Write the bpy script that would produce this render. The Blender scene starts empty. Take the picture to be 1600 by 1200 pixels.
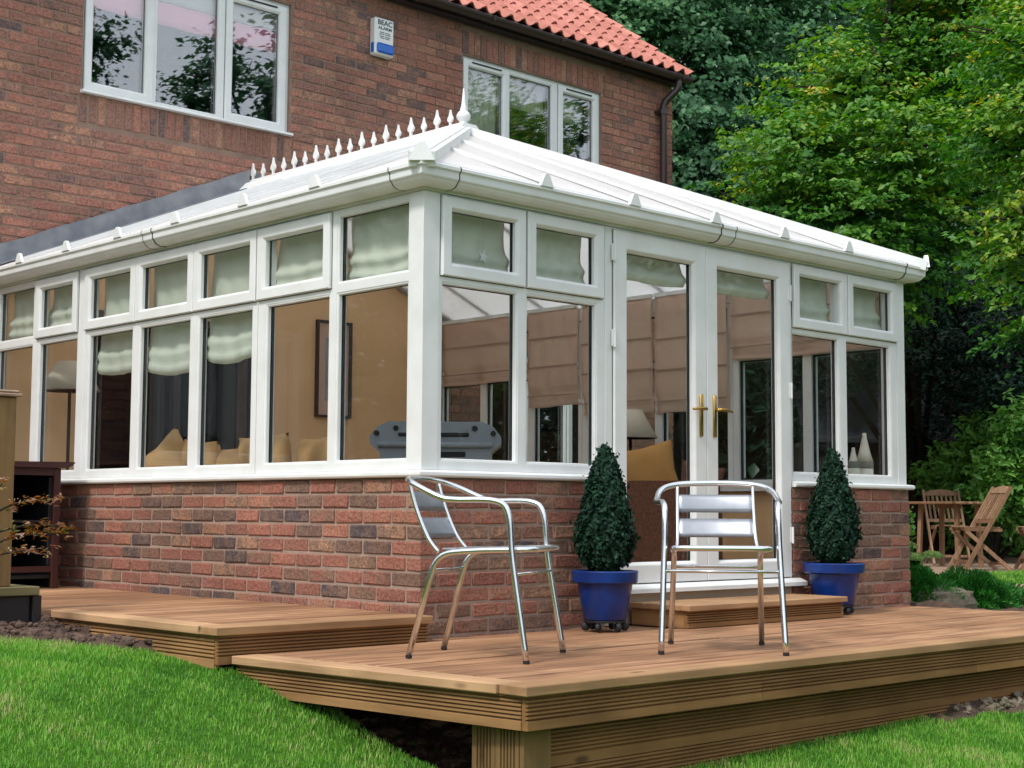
import bpy, bmesh, math, random
import numpy as np
from mathutils import Vector, Matrix

random.seed(7)
RNG = np.random.default_rng(11)
S = bpy.context.scene
COL = S.collection
PI = math.pi

# ------------------------------------------------------------------ camera, sky, sun, exposure
cam_d = bpy.data.cameras.new('camera')
cam = bpy.data.objects.new('camera', cam_d)
COL.objects.link(cam)
cam_d.sensor_width = 36.0
cam_d.lens = 2362.67 / 1600 * 36
cam_d.clip_start, cam_d.clip_end = 0.1, 1500
_yaw, _pit, _rol = -0.759900038, 0.0853967135, 0.00543388926
_f = Vector((-math.sin(_yaw) * math.cos(_pit), math.cos(_yaw) * math.cos(_pit), math.sin(_pit)))
_r = Vector((math.cos(_yaw), math.sin(_yaw), 0))
_u = _r.cross(_f)
_r2 = _r * math.cos(_rol) + _u * math.sin(_rol)
_u2 = -_r * math.sin(_rol) + _u * math.cos(_rol)
CAM = Vector((-4.65715622, -5.52476073, 0.591744816))
cam.matrix_world = Matrix(((_r2.x, _u2.x, -_f.x, CAM.x), (_r2.y, _u2.y, -_f.y, CAM.y), (_r2.z, _u2.z, -_f.z, CAM.z), (0, 0, 0, 1)))
S.camera = cam

SUN_FROM = Vector((-1.0, -0.18, 1.30)).normalized()
world = bpy.data.worlds.new('World')
S.world = world
world.use_nodes = True
wn = world.node_tree
wn.nodes.clear()
wo = wn.nodes.new('ShaderNodeOutputWorld')
bg = wn.nodes.new('ShaderNodeBackground')
sky = wn.nodes.new('ShaderNodeTexSky')
sky.sky_type = 'NISHITA'
sky.sun_disc = False
sky.sun_elevation = math.asin(SUN_FROM.z)
sky.sun_rotation = math.atan2(SUN_FROM.x, SUN_FROM.y)
sky.air_density = 1.0
sky.dust_density = 4.0
sky.ozone_density = 1.0
hsv = wn.nodes.new('ShaderNodeHueSaturation')
hsv.inputs['Saturation'].default_value = 0.45
bg.inputs['Strength'].default_value = 0.13
wn.links.new(sky.outputs[0], hsv.inputs['Color'])
ovc = wn.nodes.new('ShaderNodeMix')
ovc.data_type = 'RGBA'
ovc.inputs[0].default_value = 0.68
ovc.inputs[7].default_value = (9.2, 10.1, 11.2, 1)
wn.links.new(hsv.outputs[0], ovc.inputs[6])
wn.links.new(ovc.outputs[2], bg.inputs['Color'])
wn.links.new(bg.outputs[0], wo.inputs['Surface'])

sun_d = bpy.data.lights.new('sun', 'SUN')
sun_d.energy = 2.2
sun_d.angle = math.radians(8)
sun_d.color = (1.0, 0.95, 0.88)
sun = bpy.data.objects.new('sun', sun_d)
COL.objects.link(sun)
sun.rotation_euler = (-SUN_FROM).to_track_quat('-Z', 'Y').to_euler()

S.view_settings.view_transform = 'Standard'
S.view_settings.look = 'None'
S.view_settings.exposure = 0.22
S.view_settings.gamma = 1.0
S.view_settings.use_curve_mapping = False
S.render.engine = 'CYCLES'
S.cycles.max_bounces = 8
S.cycles.diffuse_bounces = 4
S.cycles.glossy_bounces = 4
S.cycles.transmission_bounces = 6
S.cycles.transparent_max_bounces = 24
S.cycles.sample_clamp_indirect = 6.0
S.cycles.use_denoising = True

# ------------------------------------------------------------------ materials
def nodemat(name):
    m = bpy.data.materials.new(name)
    m.use_nodes = True
    nt = m.node_tree
    nt.nodes.clear()
    out = nt.nodes.new('ShaderNodeOutputMaterial')
    p = nt.nodes.new('ShaderNodeBsdfPrincipled')
    nt.links.new(p.outputs[0], out.inputs['Surface'])
    return m, nt, p, out

def _n(nt, t, **kw):
    n = nt.nodes.new(t)
    for k, v in kw.items():
        if k in n.inputs: n.inputs[k].default_value = v
        else: setattr(n, k, v)
    return n

def ramp(nt, stops, interp='LINEAR'):
    r = nt.nodes.new('ShaderNodeValToRGB')
    r.color_ramp.interpolation = interp
    e = r.color_ramp.elements
    while len(e) < len(stops): e.new(0.5)
    for i, (p, c) in enumerate(stops):
        e[i].position = p
        e[i].color = (*c, 1)
    return r

def mixc(nt, a, b, fac, mode='MIX'):
    m = nt.nodes.new('ShaderNodeMix')
    m.data_type = 'RGBA'
    m.blend_type = mode
    for s, v in ((m.inputs[0], fac), (m.inputs[6], a), (m.inputs[7], b)):
        if isinstance(v, (int, float)): s.default_value = v
        elif isinstance(v, tuple): s.default_value = (*v, 1)
        else: nt.links.new(v, s)
    return m.outputs[2]

def coords(nt, scale=(1, 1, 1), world=True):
    if world:
        g = nt.nodes.new('ShaderNodeNewGeometry'); o = g.outputs['Position']
    else:
        g = nt.nodes.new('ShaderNodeTexCoord'); o = g.outputs['Object']
    mp = nt.nodes.new('ShaderNodeMapping')
    mp.inputs['Scale'].default_value = scale
    nt.links.new(o, mp.inputs['Vector'])
    return mp.outputs[0]

def rnd_val(nt):
    """one random number per object (or per face island of a joined mesh, attribute rnd)"""
    a = _n(nt, 'ShaderNodeAttribute', attribute_name='rnd')
    o = nt.nodes.new('ShaderNodeObjectInfo')
    ad = _n(nt, 'ShaderNodeMath', operation='ADD')
    nt.links.new(a.outputs['Fac'], ad.inputs[0]); nt.links.new(o.outputs['Random'], ad.inputs[1])
    fr = _n(nt, 'ShaderNodeMath', operation='FRACT')
    nt.links.new(ad.outputs[0], fr.inputs[0])
    return fr.outputs[0]

def bump(nt, p, vec, scale, strength, dist=0.01, detail=4):
    t = _n(nt, 'ShaderNodeTexNoise', Scale=scale, Detail=detail)
    nt.links.new(vec, t.inputs['Vector'])
    b = _n(nt, 'ShaderNodeBump', Strength=strength, Distance=dist)
    nt.links.new(t.outputs['Fac'], b.inputs['Height'])
    nt.links.new(b.outputs[0], p.inputs['Normal'])
    return t

def simple(name, c, rough=0.5, metal=0.0, var=0.0, vscale=6.0, bmp=0.0, bscale=80.0, spec=0.5, vcol=None):
    m, nt, p, out = nodemat(name)
    p.inputs['Roughness'].default_value = rough
    p.inputs['Metallic'].default_value = metal
    p.inputs['Specular IOR Level'].default_value = spec
    v = coords(nt)
    if var:
        t = _n(nt, 'ShaderNodeTexNoise', Scale=vscale, Detail=5)
        nt.links.new(v, t.inputs['Vector'])
        d = vcol if vcol else tuple(x * 0.45 for x in c)
        r = ramp(nt, [(0.35, (0, 0, 0)), (0.72, (1, 1, 1))])
        nt.links.new(t.outputs['Fac'], r.inputs[0])
        mm = _n(nt, 'ShaderNodeMath', operation='MULTIPLY'); mm.inputs[1].default_value = var
        nt.links.new(r.outputs[0], mm.inputs[0])
        nt.links.new(mixc(nt, c, d, mm.outputs[0]), p.inputs['Base Color'])
    else:
        p.inputs['Base Color'].default_value = (*c, 1)
    if bmp: bump(nt, p, v, bscale, bmp)
    return m

def brick_mat(name, stops, dirt, mott=0.75):
    m, nt, p, out = nodemat(name)
    v = coords(nt)
    r = ramp(nt, stops)
    t0 = _n(nt, 'ShaderNodeTexNoise', Scale=13.0, Detail=5, Roughness=0.7)
    nt.links.new(v, t0.inputs['Vector'])
    ma = _n(nt, 'ShaderNodeMath', operation='MULTIPLY_ADD'); ma.inputs[1].default_value = mott; ma.inputs[2].default_value = -0.5 * mott
    nt.links.new(t0.outputs['Fac'], ma.inputs[0])
    mb = _n(nt, 'ShaderNodeMath', operation='ADD', use_clamp=True)
    nt.links.new(rnd_val(nt), mb.inputs[0]); nt.links.new(ma.outputs[0], mb.inputs[1])
    nt.links.new(mb.outputs[0], r.inputs[0])
    t = _n(nt, 'ShaderNodeTexNoise', Scale=26.0, Detail=6, Roughness=0.7)
    nt.links.new(v, t.inputs['Vector'])
    rr = ramp(nt, [(0.36, (0, 0, 0)), (0.68, (1, 1, 1))])
    nt.links.new(t.outputs['Fac'], rr.inputs[0])
    c1 = mixc(nt, r.outputs[0], dirt, rr.outputs[0])
    mm = _n(nt, 'ShaderNodeMath', operation='MULTIPLY'); mm.inputs[1].default_value = 0.55
    nt.links.new(rr.outputs[0], mm.inputs[0])
    c1 = mixc(nt, r.outputs[0], dirt, mm.outputs[0])
    t2 = _n(nt, 'ShaderNodeTexNoise', Scale=75.0, Detail=5, Roughness=0.7)
    nt.links.new(v, t2.inputs['Vector'])
    r2 = ramp(nt, [(0.34, (0.36, 0.36, 0.38)), (0.6, (1.2, 1.2, 1.18))])
    nt.links.new(t2.outputs['Fac'], r2.inputs[0])
    c2 = mixc(nt, c1, r2.outputs[0], 0.75, 'MULTIPLY')
    t3 = _n(nt, 'ShaderNodeTexNoise', Scale=1.3, Detail=4)
    nt.links.new(v, t3.inputs['Vector'])
    r3 = ramp(nt, [(0.3, (0.72, 0.70, 0.70)), (0.65, (1.1, 1.1, 1.1))])
    nt.links.new(t3.outputs['Fac'], r3.inputs[0])
    c3 = mixc(nt, c2, r3.outputs[0], 0.8, 'MULTIPLY')
    nt.links.new(c3, p.inputs['Base Color'])
    p.inputs['Roughness'].default_value = 0.9
    p.inputs['Specular IOR Level'].default_value = 0.25
    bump(nt, p, v, 60, 0.85, 0.008, 6)
    return m

def wood_mat(name, stops, grain_axis, dark=(0.10, 0.055, 0.03), knots=True, rough=0.7, gscale=28.0, gamt=0.55):
    """grain_axis 0/1/2 = world axis the grain runs along"""
    m, nt, p, out = nodemat(name)
    sc = [gscale] * 3; sc[grain_axis] = gscale * 0.045
    v = coords(nt, tuple(sc))
    rv = rnd_val(nt)
    off = _n(nt, 'ShaderNodeVectorMath', operation='ADD')
    cmb = nt.nodes.new('ShaderNodeCombineXYZ')
    ml = _n(nt, 'ShaderNodeMath', operation='MULTIPLY'); ml.inputs[1].default_value = 57.0
    nt.links.new(rv, ml.inputs[0])
    for i in range(3): nt.links.new(ml.outputs[0], cmb.inputs[i])
    nt.links.new(v, off.inputs[0]); nt.links.new(cmb.outputs[0], off.inputs[1])
    r = ramp(nt, stops)
    nt.links.new(rv, r.inputs[0])
    t = _n(nt, 'ShaderNodeTexNoise', Scale=1.0, Detail=5, Roughness=0.6, Distortion=0.6)
    nt.links.new(off.outputs[0], t.inputs['Vector'])
    rr = ramp(nt, [(0.42, (0, 0, 0)), (0.72, (1, 1, 1))])
    nt.links.new(t.outputs['Fac'], rr.inputs[0])
    mm = _n(nt, 'ShaderNodeMath', operation='MULTIPLY'); mm.inputs[1].default_value = gamt
    nt.links.new(rr.outputs[0], mm.inputs[0])
    c = mixc(nt, r.outputs[0], dark, mm.outputs[0])
    if knots:
        vs = [7.0] * 3; vs[grain_axis] = 2.4
        kv = coords(nt, tuple(vs))
        vo = _n(nt, 'ShaderNodeTexVoronoi', Scale=1.0)
        nt.links.new(kv, vo.inputs['Vector'])
        kr = ramp(nt, [(0.06, (0.75, 0.75, 0.75)), (0.13, (0, 0, 0))])
        nt.links.new(vo.outputs['Distance'], kr.inputs[0])
        c = mixc(nt, c, (0.045, 0.022, 0.012), kr.outputs[0])
    b = _n(nt, 'ShaderNodeTexNoise', Scale=2.2, Detail=4)
    nt.links.new(coords(nt), b.inputs['Vector'])
    br = ramp(nt, [(0.3, (0.66, 0.63, 0.60)), (0.65, (1.1, 1.1, 1.1))])
    nt.links.new(b.outputs['Fac'], br.inputs[0])
    c = mixc(nt, c, br.outputs[0], 0.8, 'MULTIPLY')
    nt.links.new(c, p.inputs['Base Color'])
    p.inputs['Roughness'].default_value = rough
    p.inputs['Specular IOR Level'].default_value = 0.3
    bp = _n(nt, 'ShaderNodeBump', Strength=0.35, Distance=0.004)
    nt.links.new(t.outputs['Fac'], bp.inputs['Height'])
    nt.links.new(bp.outputs[0], p.inputs['Normal'])
    return m

def leaf_mat(name, stops, trans=0.3, rough=0.5, spec=0.4):
    m, nt, p, out = nodemat(name)
    a = _n(nt, 'ShaderNodeAttribute', attribute_name='rnd')
    r = ramp(nt, stops)
    nt.links.new(a.outputs['Fac'], r.inputs[0])
    nt.links.new(r.outputs[0], p.inputs['Base Color'])
    p.inputs['Roughness'].default_value = rough
    p.inputs['Specular IOR Level'].default_value = spec
    tr = nt.nodes.new('ShaderNodeBsdfTranslucent')
    br = _n(nt, 'ShaderNodeHueSaturation', Saturation=1.15, Value=1.3)
    nt.links.new(r.outputs[0], br.inputs['Color'])
    nt.links.new(br.outputs[0], tr.inputs['Color'])
    mx = nt.nodes.new('ShaderNodeMixShader'); mx.inputs[0].default_value = trans
    nt.links.new(p.outputs[0], mx.inputs[1]); nt.links.new(tr.outputs[0], mx.inputs[2])
    nt.links.new(mx.outputs[0], out.inputs['Surface'])
    return m

def glass_mat(name, f0, tint, wav=0.0):
    m, nt, p, out = nodemat(name)
    nt.nodes.remove(p)
    lw = _n(nt, 'ShaderNodeLayerWeight', Blend=0.5)
    pw = _n(nt, 'ShaderNodeMath', operation='POWER'); pw.inputs[1].default_value = 5.0
    nt.links.new(lw.outputs['Facing'], pw.inputs[0])
    ma = _n(nt, 'ShaderNodeMath', operation='MULTIPLY_ADD')
    ma.inputs[1].default_value = 1 - f0; ma.inputs[2].default_value = f0
    nt.links.new(pw.outputs[0], ma.inputs[0])
    tr = nt.nodes.new('ShaderNodeBsdfTransparent'); tr.inputs[0].default_value = (*tint, 1)
    gl = nt.nodes.new('ShaderNodeBsdfGlossy'); gl.inputs['Roughness'].default_value = 0.0
    if wav:
        t = _n(nt, 'ShaderNodeTexNoise', Scale=1.6, Detail=1)
        nt.links.new(coords(nt), t.inputs['Vector'])
        b = _n(nt, 'ShaderNodeBump', Strength=wav, Distance=0.02)
        nt.links.new(t.outputs['Fac'], b.inputs['Height'])
        nt.links.new(b.outputs[0], gl.inputs['Normal'])
    mx = nt.nodes.new('ShaderNodeMixShader')
    nt.links.new(ma.outputs[0], mx.inputs[0])
    nt.links.new(tr.outputs[0], mx.inputs[1]); nt.links.new(gl.outputs[0], mx.inputs[2])
    nt.links.new(mx.outputs[0], out.inputs['Surface'])
    return m

def cloth_mat(name, c, trans=0.25, var=0.25):
    m = simple(name, c, 0.9, var=var, vscale=9, bmp=0.25, bscale=260, spec=0.15, vcol=tuple(x * 0.7 for x in c))
    nt = m.node_tree
    p = [n for n in nt.nodes if n.type == 'BSDF_PRINCIPLED'][0]
    out = [n for n in nt.nodes if n.type == 'OUTPUT_MATERIAL'][0]
    tr = nt.nodes.new('ShaderNodeBsdfTranslucent'); tr.inputs[0].default_value = (*c, 1)
    mx = nt.nodes.new('ShaderNodeMixShader'); mx.inputs[0].default_value = trans
    nt.links.new(p.outputs[0], mx.inputs[1]); nt.links.new(tr.outputs[0], mx.inputs[2])
    nt.links.new(mx.outputs[0], out.inputs['Surface'])
    return m

UPVC = simple('white_upvc', (0.79, 0.80, 0.80), 0.34, var=0.5, vscale=5.5, vcol=(0.63, 0.64, 0.605))
POLY = cloth_mat('polycarbonate', (0.97, 0.96, 0.955), 0.66, 0.04)
GAPLINE = simple('gap_shade_grey', (0.09, 0.095, 0.10), 0.7)  # dark tone standing in for the shaded gaps round casements and doors
GASKET = simple('black_gasket', (0.012, 0.016, 0.02), 0.6)
BRICK_STOPS = [(0.0, (0.081, 0.066, 0.076)), (0.05, (0.124, 0.085, 0.081)), (0.11, (0.178, 0.105, 0.081)), (0.28, (0.232, 0.135, 0.095)),
               (0.38, (0.302, 0.120, 0.087)), (0.58, (0.356, 0.132, 0.095)), (0.76, (0.416, 0.170, 0.112)), (0.90, (0.389, 0.215, 0.135)), (1.0, (0.248, 0.148, 0.104))]
HB_STOPS = [(0.0, (0.147, 0.108, 0.116)), (0.03, (0.194, 0.128, 0.121)), (0.08, (0.293, 0.157, 0.126)), (0.32, (0.352, 0.174, 0.134)),
            (0.5, (0.405, 0.174, 0.134)), (0.72, (0.464, 0.201, 0.149)), (0.90, (0.505, 0.266, 0.176)), (1.0, (0.329, 0.184, 0.144))]
BRICK = brick_mat('dwarf_brick', BRICK_STOPS, (0.21, 0.145, 0.11))
HBRICK = brick_mat('house_brick', HB_STOPS, (0.22, 0.13, 0.09))
MORTAR = simple('pale_mortar', (0.37, 0.27, 0.215), 0.95, var=0.6, vscale=9, bmp=0.5, bscale=150, vcol=(0.24, 0.175, 0.145))
HMORTAR = simple('house_mortar', (0.31, 0.205, 0.155), 0.95, var=0.5, vscale=6, bmp=0.5, bscale=150)
TILE = None
def tile_mat():
    m, nt, p, out = nodemat('clay_pantile')
    r = ramp(nt, [(0.0, (0.42, 0.145, 0.105)), (0.5, (0.51, 0.19, 0.145)), (1.0, (0.58, 0.235, 0.18))])
    nt.links.new(rnd_val(nt), r.inputs[0])
    v = coords(nt)
    t = _n(nt, 'ShaderNodeTexNoise', Scale=14.0, Detail=6, Roughness=0.7); nt.links.new(v, t.inputs['Vector'])
    rr = ramp(nt, [(0.35, (0.7, 0.66, 0.62)), (0.65, (1.08, 1.08, 1.08))]); nt.links.new(t.outputs['Fac'], rr.inputs[0])
    nt.links.new(mixc(nt, r.outputs[0], rr.outputs[0], 0.8, 'MULTIPLY'), p.inputs['Base Color'])
    p.inputs['Roughness'].default_value = 0.75
    bump(nt, p, v, 60, 0.3, 0.004)
    return m
TILE = tile_mat()
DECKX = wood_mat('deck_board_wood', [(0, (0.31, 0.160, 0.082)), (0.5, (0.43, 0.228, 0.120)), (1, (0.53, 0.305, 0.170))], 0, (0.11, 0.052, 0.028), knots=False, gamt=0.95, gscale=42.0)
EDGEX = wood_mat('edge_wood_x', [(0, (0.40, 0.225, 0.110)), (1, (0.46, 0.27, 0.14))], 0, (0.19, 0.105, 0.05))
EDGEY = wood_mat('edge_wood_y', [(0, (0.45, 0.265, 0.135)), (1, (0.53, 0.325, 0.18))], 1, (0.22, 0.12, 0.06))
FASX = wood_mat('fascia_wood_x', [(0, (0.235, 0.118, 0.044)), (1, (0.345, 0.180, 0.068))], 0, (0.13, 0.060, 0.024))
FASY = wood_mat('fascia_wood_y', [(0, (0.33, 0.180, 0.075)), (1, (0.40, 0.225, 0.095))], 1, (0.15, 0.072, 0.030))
POSTW = wood_mat('post_wood', [(0, (0.20, 0.115, 0.045)), (1, (0.25, 0.150, 0.062))], 2, (0.13, 0.08, 0.035), gscale=40)
OLDW = wood_mat('weathered_wood', [(0, (0.19, 0.16, 0.075)), (1, (0.24, 0.20, 0.10))], 0, (0.10, 0.085, 0.04))
TEAKM = wood_mat('teak', [(0, (0.26, 0.142, 0.078)), (0.5, (0.34, 0.195, 0.112)), (1, (0.42, 0.26, 0.16))], 2, (0.12, 0.06, 0.04), knots=False)
DARKSOFFIT = simple('dark_soffit', (0.022, 0.016, 0.020), 0.5, var=0.3)
PIPE = simple('brown_pipe', (0.040, 0.022, 0.022), 0.35, var=0.2)
LEAD = simple('lead_sheet', (0.16, 0.172, 0.20), 0.55, var=0.9, vscale=8, bmp=0.35, bscale=9, vcol=(0.27, 0.275, 0.295))
ALU = simple('polished_aluminium', (0.78, 0.79, 0.81), 0.20, metal=1.0, var=0.15, vscale=40, vcol=(0.7, 0.71, 0.73))
ALUB = simple('brushed_aluminium', (0.33, 0.345, 0.38), 0.42, metal=0.85, var=0.25, vscale=20, vcol=(0.5, 0.52, 0.55))
RUBBER = simple('black_rubber', (0.012, 0.012, 0.013), 0.55)
BRASS = simple('brass', (0.46, 0.29, 0.08), 0.30, metal=1.0, var=0.2)
BLUEPOT = simple('cobalt_glaze', (0.002, 0.034, 0.210), 0.27, var=0.75, vscale=9, spec=0.45, vcol=(0.010, 0.014, 0.055), bmp=0.08, bscale=30)
SOIL = simple('soil', (0.095, 0.058, 0.040), 0.98, var=0.8, vscale=14, bmp=0.9, bscale=60, vcol=(0.03, 0.018, 0.012))
CLOD = simple('soil_clod', (0.135, 0.085, 0.062), 0.98, var=0.8, vscale=20, bmp=0.8, bscale=90, vcol=(0.05, 0.03, 0.022))
STONE = simple('field_stone', (0.22, 0.18, 0.125), 0.9, var=0.8, vscale=7, bmp=0.8, bscale=45, vcol=(0.085, 0.085, 0.05))
PAVE = simple('paving', (0.40, 0.27, 0.19), 0.9, var=0.6, vscale=4, bmp=0.4, bscale=60)
TANWALL = simple('tan_plaster', (0.80, 0.51, 0.28), 0.85, var=0.15, vscale=3, bmp=0.1, bscale=60)
INFLOOR = simple('interior_floor', (0.62, 0.50, 0.38), 0.5, var=0.2)
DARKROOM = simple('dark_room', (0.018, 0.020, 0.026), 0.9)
CREAM = cloth_mat('cream_blind', (0.80, 0.82, 0.72), 0.35)
PINKBL = cloth_mat('pink_valance', (0.95, 0.36, 0.50), 0.0)
LINING = cloth_mat('blind_lining', (0.94, 0.76, 0.655), 0.55)
SOFT = cloth_mat('batten_pocket', (0.52, 0.36, 0.29), 0.2)
ORANGE = cloth_mat('orange_cushion', (0.56, 0.29, 0.10), 0.0)
SANDCUSH = cloth_mat('sand_cushion', (0.58, 0.35, 0.16), 0.0)
SHADE = cloth_mat('lamp_shade', (0.95, 0.86, 0.73), 0.3)
WICKER = simple('wicker', (0.23, 0.085, 0.045), 0.75, var=0.9, vscale=60, bmp=0.9, bscale=110)
GREYPL = simple('grey_plastic', (0.30, 0.34, 0.39), 0.35, var=0.15)
VASE = simple('vase_ceramic', (0.66, 0.60, 0.50), 0.45, var=0.15)
VASEB = simple('vase_band', (0.17, 0.155, 0.125), 0.7)
REDWOOD = simple('red_cabinet_paint', (0.050, 0.010, 0.008), 0.55, var=0.4)
BLACKM = simple('black_iron', (0.010, 0.011, 0.014), 0.6)
SHEDM = simple('shed_felt', (0.055, 0.055, 0.065), 0.95, var=0.5)
SHEDW = simple('shed_boards', (0.030, 0.022, 0.018), 0.9, var=0.5)
BARK = simple('bark', (0.028, 0.022, 0.017), 0.95, var=0.8, vscale=10, bmp=0.9, bscale=40)
ALARMW = simple('alarm_white', (0.80, 0.80, 0.79), 0.4, var=0.1)
ALARMB = simple('alarm_blue', (0.015, 0.13, 0.55), 0.2)
INK = simple('print_ink', (0.055, 0.08, 0.085), 0.6)
GLASS = glass_mat('window_glass', 0.022, (0.93, 0.95, 0.945), 0.02)
GLASSUP = glass_mat('coated_glass', 0.23, (0.98, 0.99, 0.99), 0.06)

# ------------------------------------------------------------------ mesh builder
class MB:
    def __init__(s, T=None):
        s.v, s.f, s.T, s.rnd = [], [], T, None
    def _p(s, p): return s.T(*p) if s.T else tuple(p)
    def add(s, vs, fs):
        o = len(s.v)
        s.v += [s._p(p) for p in vs]
        s.f += [tuple(i + o for i in f) for f in fs]
    def box(s, x0, x1, y0, y1, z0, z1):
        s.add([(x0, y0, z0), (x1, y0, z0), (x1, y1, z0), (x0, y1, z0), (x0, y0, z1), (x1, y0, z1), (x1, y1, z1), (x0, y1, z1)],
              [(0, 3, 2, 1), (4, 5, 6, 7), (0, 1, 5, 4), (1, 2, 6, 5), (2, 3, 7, 6), (3, 0, 4, 7)])
    def cham(s, x0, x1, y0, y1, z0, z1, b=0.004, jit=0.0):
        """box with chamfered edges"""
        L = ((x0, x1), (y0, y1), (z0, z1))
        vs, idx = [], {}
        for sx in (0, 1):
            for sy in (0, 1):
                for sz in (0, 1):
                    sg = (sx, sy, sz)
                    c = [L[i][sg[i]] for i in range(3)]
                    q = [b if sg[i] == 0 else -b for i in range(3)]
                    for ax in range(3):
                        p = [c[i] + (0 if i == ax else q[i]) for i in range(3)]
                        if jit: p = [t + random.uniform(-jit, jit) for t in p]
                        idx[(sg, ax)] = len(vs); vs.append(tuple(p))
        fs = []
        for ax in range(3):
            a, c = [i for i in range(3) if i != ax]
            for side in (0, 1):
                q = []
                for (p, r) in ((0, 0), (1, 0), (1, 1), (0, 1)):
                    sg = [0, 0, 0]; sg[ax] = side; sg[a] = p; sg[c] = r
                    q.append(idx[(tuple(sg), ax)])
                fs.append(tuple(q))
        for ax in range(3):
            a, c = [i for i in range(3) if i != ax]
            for p in (0, 1):
                for r in (0, 1):
                    s0 = [0, 0, 0]; s0[a] = p; s0[c] = r; s1 = list(s0); s1[ax] = 1
                    fs.append((idx[(tuple(s0), a)], idx[(tuple(s1), a)], idx[(tuple(s1), c)], idx[(tuple(s0), c)]))
        for sx in (0, 1):
            for sy in (0, 1):
                for sz in (0, 1):
                    fs.append(tuple(idx[((sx, sy, sz), k)] for k in range(3)))
        s.add(vs, fs)
    def bar(s, a, b, w, h, up=(0, 0, 1)):
        """rectangular bar from a to b, w across, h along up"""
        a, b = Vector(a), Vector(b)
        d = (b - a).normalized(); u = Vector(up)
        x = d.cross(u).normalized(); u = x.cross(d)
        vs = []
        for p in (a, b):
            for i, j in ((-1, -1), (1, -1), (1, 1), (-1, 1)):
                vs.append(tuple(p + x * (i * w / 2) + u * (j * h / 2)))
        s.add(vs, [(0, 3, 2, 1), (4, 5, 6, 7), (0, 1, 5, 4), (1, 2, 6, 5), (2, 3, 7, 6), (3, 0, 4, 7)])
    def tube(s, pts, rad, seg=10, closed=False):
        pts = [Vector(p) for p in pts]
        n = len(pts)
        R = rad if hasattr(rad, '__len__') else [rad] * n
        vs, fs = [], []
        prev = None
        for i, p in enumerate(pts):
            if closed: d = pts[(i + 1) % n] - pts[i - 1]
            else: d = pts[min(i + 1, n - 1)] - pts[max(i - 1, 0)]
            d.normalize()
            if prev is None:
                x = d.orthogonal().normalized()
            else:
                x = (prev - d * prev.dot(d)).normalized()
            prev = x
            y = d.cross(x)
            for k in range(seg):
                a = 2 * PI * k / seg
                vs.append(tuple(p + (x * math.cos(a) + y * math.sin(a)) * R[i]))
        m = n if closed else n - 1
        for i in range(m):
            for k in range(seg):
                a, b = i * seg, ((i + 1) % n) * seg
                fs.append((a + k, a + (k + 1) % seg, b + (k + 1) % seg, b + k))
        if not closed:
            fs.append(tuple(reversed(range(seg)))); fs.append(tuple(range((n - 1) * seg, n * seg)))
        s.add(vs, fs)
    def lathe(s, prof, c=(0, 0, 0), seg=24, sq=0.0):
        """prof = [(r, z)...] closed by caps; sq>0 squares the section"""
        vs, fs = [], []
        for r, z in prof:
            for k in range(seg):
                a = 2 * PI * k / seg
                q = 1.0
                if sq:
                    q = 1 + sq * (1 / max(abs(math.cos(a)), abs(math.sin(a))) - 1)
                vs.append((c[0] + r * q * math.cos(a), c[1] + r * q * math.sin(a), c[2] + z))
        for i in range(len(prof) - 1):
            for k in range(seg):
                fs.append((i * seg + k, i * seg + (k + 1) % seg, (i + 1) * seg + (k + 1) % seg, (i + 1) * seg + k))
        fs.append(tuple(reversed(range(seg)))); fs.append(tuple(range((len(prof) - 1) * seg, len(prof) * seg)))
        s.add(vs, fs)
    def extr(s, poly, axis, a, b):
        """poly of 2D points in the two other axes (cyclic order), extruded along axis from a to b"""
        n = len(poly)
        def P(q, t):
            r = [0, 0, 0]; o = [i for i in range(3) if i != axis]
            r[axis] = t; r[o[0]], r[o[1]] = q; return tuple(r)
        vs = [P(q, a) for q in poly] + [P(q, b) for q in poly]
        fs = [tuple(range(n)), tuple(range(2 * n - 1, n - 1, -1))]
        fs += [(i, (i + 1) % n, n + (i + 1) % n, n + i) for i in range(n)]
        s.add(vs, fs)
    def ring(s, u0, u1, z0, z1, prof):
        """closed profile [(inset, d)] swept round a rectangle in (u, z), mitred; coordinates (u, d, z)"""
        n = len(prof); vs, fs = [], []
        for cu, cz, su, sz in ((u0, z0, 1, 1), (u1, z0, -1, 1), (u1, z1, -1, -1), (u0, z1, 1, -1)):
            for i, d in prof: vs.append((cu + su * i, d, cz + sz * i))
        for k in range(4):
            for i in range(n):
                a, b = k * n, ((k + 1) % 4) * n
                fs.append((a + i, a + (i + 1) % n, b + (i + 1) % n, b + i))
        s.add(vs, fs)
    def sweep(s, path, prof):
        """closed profile [(out, z)] along a 2D path, mitred, out = right-hand side of travel"""
        n = len(prof); m = len(path); vs, fs = [], []
        for i, p in enumerate(path):
            P = Vector(p)
            d0 = (Vector(path[i]) - Vector(path[i - 1])).normalized() if i > 0 else None
            d1 = (Vector(path[i + 1]) - P).normalized() if i < m - 1 else None
            n0 = Vector((d0.y, -d0.x)) if d0 else None
            n1 = Vector((d1.y, -d1.x)) if d1 else None
            if n0 and n1:
                o = (n0 + n1); o = o / (1 + n0.dot(n1))
            else: o = n0 or n1
            for q, z in prof: vs.append((P.x + o.x * q, P.y + o.y * q, z))
        for i in range(m - 1):
            for k in range(n):
                fs.append((i * n + k, i * n + (k + 1) % n, (i + 1) * n + (k + 1) % n, (i + 1) * n + k))
        fs.append(tuple(range(n))); fs.append(tuple(reversed(range((m - 1) * n, m * n))))
        s.add(vs, fs)
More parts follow.
